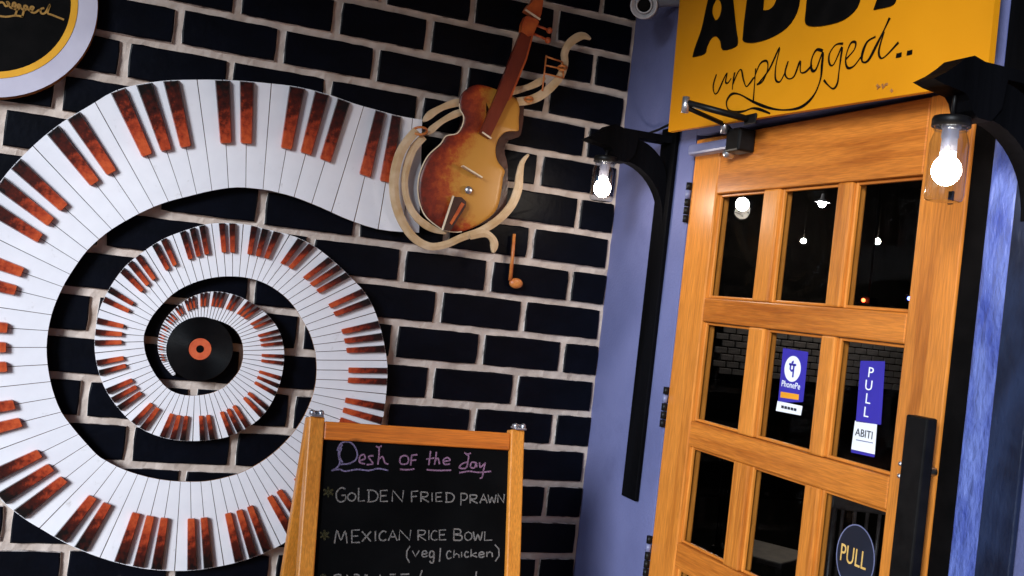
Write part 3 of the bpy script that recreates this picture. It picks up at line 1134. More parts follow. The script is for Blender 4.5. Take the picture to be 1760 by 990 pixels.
for c, r in (((140, 506), 26), ((560, 384), 15), ((690, 262), 16)):
    ring = []
    for k in range(17):
        a = 2 * math.pi * k / 16
        ring.append(vpt(c[0] + r * math.cos(a), c[1] + r * 0.55 * math.sin(a), -0.062 + 0.008 * math.cos(a * 2)))
    link('tie_ring', tube_mesh('tie_ring', ring, 0.0034, M['vine_orange'], 6, False), vio)
ms = [tube_mesh('m', [vpt(a, b, -0.055), vpt(c, d, -0.055)], 0.0022, M['vine_orange'], 6) for a, b, c, d in ((628, 214, 612, 352), (626, 218, 690, 240), (622, 252, 690, 266), (619, 284, 694, 302), (690, 240, 694, 302))]
link('note_ladder', join_meshes('note_ladder', ms), vio)

# ---- single music note on the bricks
nt_ = thing('music_note', (-0.235, 0, 1.74), 'small orange metal music note on the black bricks below the violin', 'wall art')
link('stem', tube_mesh('stem', [at_y(884, 402, -0.016), at_y(881, 440, -0.016), at_y(877, 482, -0.016)], [0.0045, 0.005, 0.0055], M['vine_orange'], 8), nt_)
link('head', ball_mesh('head', at_y(887, 487, -0.016), 0.0195, M['vine_orange'], 18, (1, .5, .72)), nt_)

# ================================================================== CHALKBOARD
TOPZ = ZF - 0.436
TOPL = at_y(532, 715, -0.5)
TOPR = at_y(902, 740, -0.5)
XL, XR = TOPL.x, TOPR.x
TILT = math.atan2(0.075, 0.345)
cb = thing('chalkboard_sign', ((XL + XR) / 2, -0.5, 0.0), 'wooden A-frame chalkboard with the dish of the day in front of the spiral', 'chalkboard')
vz = Vector((0, -math.sin(TILT), -math.cos(TILT)))       # down along the front panel
vn = Vector((0, -math.cos(TILT), math.sin(TILT)))        # out of the front panel
rz = Vector((0, math.sin(TILT), -math.cos(TILT)))        # down along the rear frame
TOP = Vector((0, -0.5, TOPZ))
LEN = TOPZ / math.cos(TILT)


def panel_box(name, x0, x1, s0, s1, d0, d1, mat, parent, down=vz, nrm=vn, bevel=0.003):
    me = box_mesh(name, (x0, d0, s0), (x1, d1, s1), mat, bevel)
    mt = Matrix(((1, nrm.x, down.x, TOP.x), (0, nrm.y, down.y, TOP.y), (0, nrm.z, down.z, TOP.z), (0, 0, 0, 1)))
    me.transform(mt)
    fix_normals(me)
    return link(name, me, parent)


SW = 0.032
panel_box('stile', XL, XL + SW, 0, LEN - 0.002, -0.028, 0, M['pine_v'], cb)
panel_box('stile', XR - SW, XR, 0, LEN - 0.002, -0.028, 0, M['pine_v'], cb)
panel_box('top_rail', XL + SW + .0005, XR - SW - .0005, 0.008, 0.045, -0.026, -0.002, M['pine_h'], cb)
panel_box('bottom_rail', XL + SW + .0005, XR - SW - .0005, 0.92, 0.96, -0.026, -0.002, M['pine_h'], cb)
brd = panel_box('board', XL + SW - .004, XR - SW + .004, 0.041, 0.924, -0.019, -0.012, M['chalkboard'], cb, bevel=0.0)
panel_box('rear_leg', XL - 0.002, XL + 0.026, 0.012, LEN - 0.002, 0.004, 0.03, M['pine_v'], cb, rz, Vector((0, math.cos(TILT), math.sin(TILT))))
panel_box('rear_leg', XR - 0.026, XR + 0.002, 0.012, LEN - 0.002, 0.004, 0.03, M['pine_v'], cb, rz, Vector((0, math.cos(TILT), math.sin(TILT))))
panel_box('rear_rail', XL + 0.027, XR - 0.027, 0.80, 0.835, 0.008, 0.026, M['pine_h'], cb, rz, Vector((0, math.cos(TILT), math.sin(TILT))))
for x in (XL + 0.014, XR - 0.014):
    c = Vector((x, -0.492, TOPZ + 0.004))
    ms = [box_mesh('h', (x - 0.013, -0.512, TOPZ + 0.001), (x + 0.013, -0.482, TOPZ + 0.005), M['steel'], 0.001)]
    for dx in (-0.009, 0.009):
        ms.append(ball_mesh('h', (x + dx, -0.50, TOPZ + 0.008), 0.0062, M['steel'], 10))
    ms.append(tube_mesh('h', [(x - 0.013, -0.492, TOPZ + 0.007), (x + 0.013, -0.492, TOPZ + 0.007)], 0.004, M['steel'], 8))
    link('hinge', join_meshes('hinge', ms), cb)
BP = TOP - vn * 0.0118


def bpt(x, y):
    """zoomed board coordinate -> point on the chalkboard face"""
    return on_plane(440 + x / 3.0, 660 + y / 3.0, BP, vn)


GLY = {
    'A': [[(0, 1), (.5, 0), (1, 1)], [(.2, .62), (.82, .62)]], 'B': [[(0, 0), (0, 1)], [(0, 0), (.7, .05), (.75, .4), (0, .48), (.9, .6), (.85, .97), (0, 1)]],
    'C': [[(.95, .12), (.5, 0), (.08, .35), (.1, .8), (.5, 1), (.95, .88)]], 'D': [[(.1, 0), (.1, 1)], [(-.08, .03), (.65, .08), (1, .45), (.75, .9), (-.05, 1)]],
    'E': [[(.9, 0), (0, .03), (0, 1), (.95, .97)], [(0, .5), (.75, .47)]], 'F': [[(1, 0), (0, .04), (0, 1)], [(0, .5), (.8, .46)]],
    'G': [[(.9, .1), (.5, 0), (.08, .3), (.08, .78), (.45, 1), (.9, .85), (.9, .55), (.55, .55)]], 'I': [[(.5, 0), (.5, 1)]],
    'L': [[(.05, 0), (0, 1), (1, .97)]], 'M': [[(0, 1), (.2, 0), (.52, .75), (.85, .05), (1, 1)]], 'N': [[(0, 1), (.05, 0), (.9, 1), (1, 0)]],
    'O': [[(.5, .05), (.1, .3), (.08, .75), (.5, 1), (.92, .72), (.9, .28), (.5, .05)]], 'P': [[(0, 0), (0, 1)], [(0, .04), (.75, .06), (.9, .32), (.6, .55), (0, .56)]],
    'R': [[(0, 0), (0, 1)], [(0, .04), (.75, .06), (.85, .32), (.55, .5), (0, .52), (.95, 1)]], 'W': [[(0, 0), (.22, 1), (.5, .3), (.75, 1), (1, 0)]], 'X': [[(0, 0), (1, 1)], [(1, 0), (0, 1)]],
    '(': [[(.8, -.25), (.2, .2), (.15, .8), (.7, 1.3)]], ')': [[(.2, -.3), (.85, .1), (.9, .75), (.25, 1.25)]], '/': [[(.6, -.35), (.4, 1.1)]],
    'v': [[(0, .25), (.45, 1), (1, .2)]], 'e': [[(.1, .65), (.85, .5), (.6, .2), (.15, .4), (.15, .85), (.5, 1), (.95, .85)]],
    'g': [[(.85, .3), (.4, .2), (.1, .55), (.3, .85), (.8, .7), (.85, .3), (.8, 1.3), (.4, 1.45), (.15, 1.25)]], 'c': [[(.9, .35), (.45, .2), (.1, .6), (.4, 1), (.95, .88)]],
    'h': [[(.1, -.35), (.05, 1)], [(.07, .6), (.5, .3), (.85, .5), (.9, 1)]], 'i': [[(.5, .3), (.5, 1)]], 'k': [[(.1, -.35), (.08, 1)], [(.85, .25), (.1, .65), (.95, 1)]],
    'n': [[(.05, .25), (.05, 1)], [(.07, .55), (.5, .25), (.85, .45), (.9, 1)]], '*': [[(.5, 0), (.5, 1)], [(.05, .25), (.95, .75)], [(.95, .25), (.05, .75)]],
}


def chalk_line(spec, mat, w=0.0026):
    ms = []
    for ch, x0, x1, y0, y1 in spec:
        for st in GLY[ch]:
            p = smooth_path([(x0 + a * (x1 - x0) + random.uniform(-1, 1), y0 + b * (y1 - y0) + random.uniform(-1, 1)) for a, b in st], 4) if len(st) > 4 else \
                [(x0 + a * (x1 - x0), y0 + b * (y1 - y0)) for a, b in st]
            if len(p) == 2:
                p = smooth_path([p[0], ((p[0][0] + p[1][0]) / 2 + random.uniform(-.8, .8), (p[0][1] + p[1][1]) / 2), p[1]], 3)
            ms.append(ribbon_mesh('s', [bpt(a, b) for a, b in p], w * random.uniform(.8, 1.2), vn, mat, 0.0005))
    return ms


def chalk_strokes(strokes, mat, w=0.0032):
    return [ribbon_mesh('s', [bpt(a, b) for a, b in smooth_path(s, 4)], w, vn, mat, 0.0005) for s in strokes]


l2 = [('G', 412, 466, 535, 608), ('O', 472, 515, 558, 604), ('L', 528, 560, 535, 604), ('D', 576, 628, 545, 608), ('E', 642, 682, 548, 606), ('N', 702, 760, 548, 606), ('F', 802, 836, 552, 610), ('R', 850, 892, 556, 608),
      ('I', 900, 916, 560, 606), ('E', 928, 962, 560, 606), ('D', 978, 1022, 560, 610), ('P', 1056, 1092, 562, 626), ('R', 1104, 1144, 570, 615), ('A', 1154, 1192, 568, 614), ('W', 1196, 1238, 570, 614), ('N', 1246, 1280, 568, 612)]
l3 = [('M', 404, 470, 755, 822), ('E', 494, 538, 752, 818), ('X', 546, 592, 760, 812), ('I', 606, 626, 758, 810), ('C', 634, 674, 758, 808), ('A', 682, 728, 755, 808), ('N', 738, 798, 752, 806), ('R', 836, 878, 752, 806),
      ('I', 884, 898, 754, 804), ('C', 902, 936, 756, 806), ('E', 946, 982, 752, 804), ('B', 1020, 1064, 748, 806), ('O', 1074, 1114, 760, 806), ('W', 1120, 1168, 762, 806), ('L', 1178, 1218, 760, 806)]
l4 = [('(', 772, 800, 850, 905), ('v', 806, 842, 850, 890), ('e', 852, 886, 852, 892), ('g', 890, 922, 852, 900), ('/', 934, 962, 862, 912), ('c', 978, 1010, 850, 900), ('h', 1018, 1050, 866, 896), ('i', 1054, 1066, 855, 892),
      ('c', 1072, 1098, 858, 892), ('k', 1106, 1142, 862, 892), ('e', 1146, 1180, 858, 894), ('n', 1188, 1222, 856, 892), (')', 1226, 1256, 845, 900)]
l5 = [[(400, 990), (420, 982), (440, 986)], [(470, 984), (470, 992)], [(505, 984), (520, 982), (535, 990)], [(560, 984), (575, 988)], [(640, 982), (640, 992)], [(690, 982), (720, 982)], [(745, 982), (790, 980)], [(856, 960), (846, 992)], [(1136, 966), (1134, 992)]]
for nm, ms in (('chalk_line', chalk_line(l2, M['chalk_white'])), ('chalk_line', chalk_line(l3, M['chalk_white'])), ('chalk_line', chalk_line(l4, M['chalk_white'], 0.0027)), ('chalk_line', chalk_strokes(l5, M['chalk_white'], 0.003))):
    link(nm, join_meshes(nm, ms), cb)
for a in (('*', 345, 400, 530, 585), ('*', 328, 378, 752, 805), ('*', 330, 362, 978, 1010)):
    link('chalk_asterisk', join_meshes('chalk_asterisk', chalk_line([a], M['chalk_yellow'], 0.004)), cb)
hd1 = [[(445, 312), (425, 355), (432, 405), (416, 432), (392, 446)], [(418, 345), (440, 304), (490, 303), (520, 348), (516, 388), (480, 410), (436, 414)], [(440, 330), (430, 370), (446, 405)],
       [(390, 446), (430, 440), (460, 450), (520, 440), (580, 446), (630, 436), (682, 446)]]
hd2 = [[(536, 396), (562, 384), (555, 364), (536, 374), (534, 404), (562, 412)], [(606, 370), (580, 374), (592, 394), (602, 412), (570, 416)], [(634, 328), (634, 370), (628, 416)], [(630, 392), (652, 374), (664, 405), (682, 414)], [(618, 320), (632, 326), (648, 319)],
       [(765, 368), (744, 380), (744, 408), (765, 414), (784, 404), (784, 378), (765, 368)], [(802, 370), (800, 395), (797, 420)], [(800, 368), (818, 366), (833, 364)], [(798, 394), (812, 393), (826, 391)], [(742, 440), (780, 442), (816, 438)],
       [(900, 345), (896, 380), (890, 418)], [(878, 388), (900, 384), (918, 382)], [(930, 350), (926, 384), (920, 416)], [(922, 398), (938, 382), (946, 414)], [(966, 398), (1000, 394), (986, 379), (966, 392), (972, 414), (1000, 412)], [(880, 442), (940, 446), (1006, 444)],
       [(1080, 360), (1096, 372), (1092, 400), (1088, 430)], [(1090, 402), (1062, 412), (1048, 432), (1080, 434), (1092, 410)], [(1074, 354), (1090, 362), (1108, 356)], [(1134, 406), (1112, 404), (1106, 428), (1126, 432), (1136, 406), (1138, 430)],
       [(1152, 404), (1156, 430), (1176, 412)], [(1182, 404), (1174, 440), (1166, 480), (1154, 486)], [(1048, 458), (1100, 450), (1150, 456), (1212, 450)]]
link('chalk_heading', join_meshes('chalk_heading', chalk_strokes(hd1, M['chalk_lilac'], 0.0032) + chalk_strokes(hd2, M['chalk_pink'], 0.0032)), cb)

# ================================================================== DOOR
door = thing('glazed_door', (0.02, (YD0 + YD1) / 2, 0.0), 'orange wooden door glazed with small square panes under the yellow sign', 'door')
X0, X1 = 0.0, 0.040                 # front and back of the leaf
YG = [-0.503, -0.692, -0.748, -0.938, -0.980, -1.166]      # pane edges
ZR = [ZF + 0.144, ZF - 0.100, ZF - 0.155, ZF - 0.388, ZF - 0.446, ZF - 0.672, ZF - 0.730, ZF - 0.958, ZF - 1.016, ZF - 1.62]
box('stile', (X0, YG[0], 0.012), (X1, YD0, ZDT), M['door_v'], door, 0.003)
box('stile', (X0, YD1, 0.012), (X1, YG[5], ZDT), M['door_v'], door, 0.003)
box('rail', (X0 + .0008, YG[5] + .0005, ZR[0]), (X1, YG[0] - .0005, ZDT - 0.0008), M['door_h'], door, 0.003)
for a, b in ((1, 2), (3, 4), (5, 6), (7, 8)):
    box('rail', (X0 + .0008, YG[5] + .0005, ZR[b]), (X1, YG[0] - .0005, ZR[a]), M['door_h'], door, 0.003)
box('rail', (X0 + .0008, YG[5] + .0005, 0.0125), (X1, YG[0] - .0005, ZR[9]), M['door_h'], door, 0.003)
for a in (0, 2, 4, 6, 8):
    zt, zb = ZR[a], ZR[a + 1]
    for ya, yb in ((YG[1], YG[2]), (YG[3], YG[4])):
        box('muntin', (X0 + .0016, yb, zb + .0005), (X1 - .001, ya, zt - .0005), M['door_v'], door, 0.004)
panes = {}
for a in (0, 2, 4, 6, 8):
    for c in (0, 2, 4):
        ya, yb, zt, zb = YG[c], YG[c + 1], ZR[a], ZR[a + 1]
        pn = box('pane', (0.020, yb - 0.004, zb - 0.004), (0.0235, ya + 0.004, zt + 0.004), M['glass'], door, 0)
        panes[(a // 2, c // 2)] = pn
        t = 0.007
        bead = [box_mesh('b', (0.011, yb + .0006, zb + .0006), (0.0195, yb + t, zt - .0006), M['door_v'], 0.002), box_mesh('b', (0.011, ya - t, zb + .0006), (0.0195, ya - .0006, zt - .0006), M['door_v'], 0.002),
                box_mesh('b', (0.0115, yb + t + .0005, zb + .0006), (0.0195, ya - t - .0005, zb + t), M['door_h'], 0.002), box_mesh('b', (0.0115, yb + t + .0005, zt - t), (0.0195, ya - t - .0005, zt - .0006), M['door_h'], 0.002)]
        link('glazing_bead', join_meshes('glazing_bead', bead), door)
# hinges
for zc in (ZF + 0.128, ZF - 0.372, ZF - 0.735, ZF - 1.5):
    ms = []
    for k in range(5):
        z0 = zc - 0.05 + k * 0.02
        ms.append(tube_mesh('k', [(X0 - 0.006, YD0 + 0.003, z0 + .001), (X0 - 0.006, YD0 + 0.003, z0 + 0.0185)], 0.0065, M['silver_paint'] if k == 3 else M['black_metal'], 10))
    link('hinge', join_meshes('hinge', ms), door)
# pull handle: flat black bar on two stand-offs
pa, pb = at_x(1563, 712, -0.045), at_x(1600, 720, -0.045)
hy0, hy1 = pb.y, pa.y
hd = box('pull_handle', (-0.052, hy0, ZF - 0.95), (-0.030, hy1, pa.z), M['black_metal'], door, 0.003)
for z in (pa.z - 0.09, ZF - 0.86):
    me = tube_mesh('standoff', [(-0.031, (hy0 + hy1) / 2 + 0.006, z), (0.002, (hy0 + hy1) / 2 + 0.006, z)], 0.009, M['steel'], 12)
    link('standoff', me, hd)
for x, y in ((1548, 797), (1546, 818)):
    link('screw', ball_mesh('screw', at_x(x, y, -0.001), 0.0045, M['steel'], 8), door)
link('key_escutcheon', box_mesh('key_escutcheon', at_x(1636, 338, 0.0) - Vector((0.004, .005, .013)), at_x(1636, 338, 0.0) + Vector((0.002, .005, .009)), M['black_metal'], 0.001), door)
# door closer on the head of the leaf
cl = box('closer_body', (-0.030, at_x(1252, 250, -0.03).y, at_x(1230, 259, -0.03).z), (-0.0005, YD0 - 0.012, at_x(1230, 240, -0.03).z), M['silver_paint'], door, 0.006)
c2 = at_x(1264, 238, -0.035)
link('closer_housing', box_mesh('closer_housing', (-0.044, c2.y - 0.028, c2.z - 0.030), (-0.0006, c2.y + 0.026, c2.z + 0.022), M['black_metal'], 0.005), cl)
kn = at_x(1243, 262, -0.036)
link('closer_knob', lathe_mesh('closer_knob', [(0.0, -0.004), (0.008, -0.004), (0.011, 0.0), (0.011, 0.016), (0.008, 0.021), (0.0, 0.021)], (-0.012, kn.y, kn.z), ND, M['steel'], 18), cl)
zarm = c2.z + 0.034
e0 = at_z(1178, 184, zarm + 0.010)
e1, e2 = at_x(1246, 214, -0.05), at_x(1287, 205, -0.062)
link('closer_arm', join_meshes('closer_arm', [tube_mesh('a', [e0, e1], 0.0055, M['black_metal'], 8), tube_mesh('a', [e0 + Vector((0, 0, .010)), e2], 0.0075, M['black_metal'], 8), tube_mesh('a', [e0 - Vector((0, 0, .012)), e0 + Vector((0, 0, .022))], 0.008, M['steel'], 10),
                                               tube_mesh('a', [e1 - Vector((0, 0, .02)), e1 + Vector((0, 0, .012))], 0.0085, M['steel'], 10), tube_mesh('a', [e1, Vector((-0.02, e1.y, e1.z - 0.02))], 0.006, M['black_metal'], 8)]), cl)
link('closer_shoe', box_mesh('closer_shoe', (-0.066, e2.y - 0.03, e2.z - 0.012), (-0.0615, e2.y + 0.012, e2.z + 0.010), M['black_metal'], 0.002), cl)

# ---- stickers on the panes
XS = 0.0196


def sticker(name, pane, quad, mat, label, thick=0.0006, x=XS):
    loop = [at_x(px, py, x) for px, py in quad]
    o = link(name, prism_mesh(name, loop, (thick, 0, 0), [mat]), pane)
    o['label'] = label
    return loop


def put_text(pane, name, body, px, py, size, mat, x, spacing=1.0):
    o = at_x(px, py, x)
    return link(name, text_mesh(name, body, o, (0, -1, 0), (0, 0, 1), size, mat, 0.0004, spacing), pane)


pc = panes[(1, 1)]
sticker('payment_sticker', pc, [(1346, 598), (1389, 605), (1380, 691), (1337, 692)], M['sticker_blue'], 'blue payment sticker with a white round symbol')
sticker('sticker_strip', pc, [(1336.5, 689), (1379, 698), (1376, 714), (1333.5, 706)], M['sticker_white'], 'white strip under the blue payment sticker', 0.0008)
cc = at_x(1362, 634, XS - 0.0008)
u, v = Vector((0, 1, 0)), Vector((0, 0, 1))
ov = [cc + u * (0.0265 * math.cos(2 * math.pi * k / 36)) + v * (0.0265 * math.sin(2 * math.pi * k / 36)) for k in range(36)]
link('sticker_roundel', prism_mesh('sticker_roundel', ov, (0.0004, 0, 0), [M['sticker_white']]), pc)
gl = [[(-.55, .42), (.55, .42)], [(.1, .75), (-.15, .55)], [(.22, .42), (.22, -.8)], [(-.3, .42), (-.3, -.05), (-.1, -.2), (.22, -.1)]]
ms = [ribbon_mesh('g', [cc + Vector((-0.0005, -a * 0.021, b * 0.021)) for a, b in s], 0.0045, ND, M['sticker_blue'], 0.0005) for s in gl]
link('sticker_glyph', join_meshes('sticker_glyph', ms), pc)
put_text(pc, 'sticker_name', 'PhonePe', 1359, 662, (0.0178, 0.0185), M['sticker_white'], XS - 0.0007)
sticker('sticker_bar', pc, [(1342, 673), (1373, 678), (1372.3, 687.5), (1341, 683)], M['sticker_orange'], 'orange bar on the blue payment sticker', 0.0003, XS - 0.0008)
for k in range(5):
    a, b_ = 1343 + k * 5.4, 1343 + k * 5.4 + 4.2
    fy = lambda q: 696.5 + (q - 1343) * 0.22
    sticker('sticker_small_print', pc, [(a, fy(a)), (b_, fy(b_)), (b_ - .5, fy(b_) + 4.6), (a - .5, fy(a) + 4.6)], M['sticker_dark'], 'dark small print on the white strip', 0.0003, XS - 0.0011)
pr = panes[(1, 2)]
sticker('pull_sticker', pr, [(1479, 620), (1521, 621), (1514, 730), (1471, 725)], M['sticker_blue'], 'tall blue sticker lettered PULL downwards')
sticker('pull_sticker_foot', pr, [(1469.5, 723), (1507, 729.5), (1503, 781), (1463, 772)], M['sticker_white'], 'white label under the blue PULL sticker', 0.0008)
sticker('pull_sticker_hem', pr, [(1463, 772.5), (1503, 781.5), (1502.5, 786), (1462.5, 777.5)], M['sticker_blue'], 'blue hem of the white label', 0.0007)
for ch, px, py in (('P', 1496.5, 641), ('U', 1493, 663), ('L', 1491.5, 686), ('L', 1488.5, 709)):
    put_text(pr, 'sticker_letter', ch, px, py, (0.031, 0.027), M['sticker_white'], XS - 0.0008)
put_text(pr, 'sticker_print', 'ABITI', 1485, 746, (0.0205, 0.020), M['sticker_dark'], XS - 0.0010)
sticker('sticker_fine_line', pr, [(1471, 755), (1500, 760.5), (1500, 762), (1471, 756.5)], M['silver_paint'], 'fine grey line on the white label', 0.0003, XS - 0.0011)
pq = panes[(2, 2)]
oc = at_x(1470, 958, XS)
loop = [oc + Vector((0, math.cos(2 * math.pi * k / 40) * 0.052, math.sin(2 * math.pi * k / 40) * 0.060)) for k in range(40)]
o = link('oval_sticker', prism_mesh('oval_sticker', loop, (0.0006, 0, 0), [M['sticker_dark']]), pq)
o['label'] = 'dark oval sticker lettered PULL in gold'
rim = [oc + Vector((-0.0004, math.cos(2 * math.pi * k / 40) * 0.0505, math.sin(2 * math.pi * k / 40) * 0.0585)) for k in range(41)]
link('oval_sticker_rim', ribbon_mesh('oval_sticker_rim', rim, 0.0022, ND, M['silver_paint'], 0.0004), pq)
put_text(pq, 'oval_sticker_word', 'PULL', 1466, 958, (0.033, 0.046), M['sticker_gold'], XS - 0.0009, 1.0)

# ================================================================== YELLOW SHOP SIGN
XSG = -0.060
sg = [at_x(1176, -170, XSG), at_x(1151, 226, XSG), at_x(1300, 203, XSG), at_x(1480, 175, XSG), at_x(1655, 152, XSG)]
zb0, zb1 = sg[1].z, ZF + 0.268
sign = thing('shop_sign', (XSG, -0.85, zb1), 'yellow shop sign with heavy black letters and handwritten unplugged above the door', 'sign')
corners = [Vector((XSG, -0.353, zb0)), Vector((XSG, -1.350, zb1)), Vector((XSG, -1.342, ZF + 0.98)), Vector((XSG, -0.318, ZF + 0.99))]
link('sign_panel', prism_mesh('sign_panel', corners, (0.012, 0, 0), [M['sign_yellow']]), sign)
for y in (-0.42, -1.28):
    for z in (ZF + 0.40, ZF + 0.90):
        link('bracket_lug', box_mesh('bracket_lug', (-0.0475, y - 0.02, z - 0.02), (-0.0005, y + 0.02, z + 0.02), M['black_metal'], 0.002), sign)


def spt(x, y, d=0.0006):
    return at_x(1160 + x / 2.933, y / 2.933, XSG - d)


def letter(name, out, holes=()):
    o3 = [spt(*p, 0.003) for p in smooth_path(out + [out[0]], 3)[:-1]]
    h3 = [[spt(*p, 0.003) for p in smooth_path(h + [h[0]], 4)[:-1]] for h in holes]
    link(name, prism_mesh(name, o3, (0.0026, 0, 0), [M['sign_black']], h3), sign)


letter('letter', [(88, 288), (98, 246), (132, 150), (152, 60), (180, -60), (205, -140), (265, -140), (282, -60), (294, 40), (306, 150), (314, 205), (302, 236), (240, 252), (228, 208), (206, 182), (180, 194), (158, 236), (146, 272)],
       [[(206, -6), (188, 30), (186, 70), (203, 102), (224, 84), (234, 40), (226, 4)]])
letter('letter', [(340, 200), (348, 110), (362, 0), (374, -120), (385, -140), (490, -150), (580, -110), (624, -30), (612, 60), (560, 140), (480, 190), (400, 214), (352, 212)], [[(440, 50), (452, -60), (470, -82), (500, -66), (512, -14), (494, 32), (466, 50)]])
letter('letter', [(654, 100), (664, 0), (678, -130), (690, -150), (800, -160), (890, -120), (932, -50), (916, 36), (850, 98), (760, 126), (690, 132), (660, 122)], [[(752, -30), (758, -80), (790, -92), (812, -70), (800, -36), (775, -24)]])
letter('letter', [(1000, 48), (1012, 14), (1040, -70), (1068, -160), (1136, -170), (1168, -60), (1182, -30), (1120, -24), (1108, 8), (1084, 30)])
scr = [[(210, 375), (194, 430), (200, 470), (217, 464), (246, 400), (264, 368), (256, 412), (268, 418), (284, 396)], [(302, 365), (294, 410), (290, 452)], [(292, 425), (320, 362), (336, 354), (346, 400), (360, 436), (378, 420), (398, 392)],
       [(408, 345), (402, 430), (395, 518)], [(400, 395), (430, 322), (464, 308), (468, 350), (444, 408), (414, 426)], [(420, 422), (476, 350), (528, 240), (510, 330), (508, 398), (530, 412), (556, 366)],
       [(572, 308), (556, 368), (572, 396), (602, 384), (632, 308), (634, 362), (660, 362), (692, 328)], [(746, 256), (714, 252), (690, 300), (690, 350), (712, 350), (746, 264), (742, 330), (734, 402), (700, 482), (640, 538), (560, 554), (480, 545), (400, 515), (330, 477), (288, 474), (262, 510), (268, 550), (302, 566), (350, 560), (390, 546), (430, 552), (480, 572)],
       [(848, 220), (812, 226), (780, 272), (780, 320), (802, 324), (842, 238), (836, 300), (828, 360), (820, 420), (800, 447), (774, 430), (752, 404)], [(862, 300), (904, 252), (912, 214), (886, 220), (862, 290), (870, 340), (902, 334), (938, 288)],
       [(1012, 185), (970, 212), (946, 270), (946, 310), (976, 304), (1020, 222), (1056, 150), (1084, 90)], [(1056, 160), (1030, 250), (1036, 290), (1062, 284), (1128, 214)]]
ms = []
for i, s in enumerate(scr):
    sp_ = smooth_path(s, 5)
    ws = [0.0034 * (1.0 + 0.35 * math.sin(j * 0.45 + i)) for j in range(len(sp_))]
    if i in (7, 10):
        ws = [w * 1.35 for w in ws]
    ms.append(ribbon_mesh('s', [spt(a, b) for a, b in sp_], ws, ND, M['sign_black'], 0.001))
for a, b in ((1130, 279), (1184, 266)):
    ms.append(ribbon_mesh('s', [spt(a - 13, b + 2), spt(a, b), spt(a + 13, b - 4)], 0.008, ND, M['sign_black'], 0.001))
link('script_lettering', join_meshes('script_lettering', ms), sign)
sm = [[(1018, 428), (1034, 440), (1020, 446)], [(1046, 424), (1050, 444), (1062, 426), (1074, 424)], [(1090, 452), (1098, 462)]]
link('faded_mark', join_meshes('faded_mark', [ribbon_mesh('s', [spt(*p) for p in s], 0.0045, ND, M['edge_wood'], 0.0008) for s in sm]), sign)


# ================================================================== TIMBER BRACKETS AND JAR LAMPS
def bracket(label, yc, hw, dz, mat, wood):
    b = thing('timber_bracket', (0.0, yc, ZF - 0.62 + dz), label, 'bracket', 'timber brackets either side of the door')
    aw = 0.021
    box('post', (-0.0145, yc - hw, ZF - 0.62 + dz), (-0.0045, yc + hw, ZF + 0.322 + dz), mat, b, 0.002)
    z = ZF + 0.245 + dz
    prof = [(-0.015, 0.053), (-0.12, 0.052), (-0.155, 0.052), (-0.176, 0.057), (-0.192, 0.051), (-0.206, 0.038), (-0.224, 0.024), (-0.246, 0.011), (-0.226, 0.006), (-0.200, 0.003), (-0.184, 0.000), (-0.176, -0.008), (-0.170, -0.022), (-0.158, -0.031), (-0.132, -0.032), (-0.114, -0.010), (-0.108, 0.034), (-0.015, 0.035)]
    loop = [Vector((x, yc - aw, z + h)) for x, h in prof]
    link('arm', prism_mesh('arm', loop, (0, aw * 2, 0), [wood]), b)
    out, inn = [], []
    for k in range(13):
        t = k / 12
        a = t * math.pi / 2
        out.append((-0.138 + 0.123 * math.sin(a) ** 1.1, z - 0.028 - 0.135 * (1 - math.cos(a))))
        inn.append((-0.1075 + 0.0925 * math.sin(a) ** 1.2, z + 0.030 - 0.095 * (1 - math.cos(a))))
    loop = [Vector((x, yc - aw * .8, h)) for x, h in out] + [Vector((x, yc - aw * .8, h)) for x, h in reversed(inn)]
    link('brace', prism_mesh('brace', loop, (0, aw * 1.6, 0), [wood]), b)
    return b


bracket('black timber bracket on the blue wall between bricks and door', -0.276, 0.0365, 0.0, M['black_wood'], M['black_wood'])
rb = bracket('dark timber bracket at the latch side of the door, largest in the picture', -1.419, 0.032, -0.030, M['sky_lit_wood'], M['black_wood'])
box('upper_dark_board', (-0.022, -1.62, ZF + 0.20), (-0.0046, -1.343, 3.28), M['black_wood'], rb, 0.002)  # added dark board that blackens the wall right of the sign


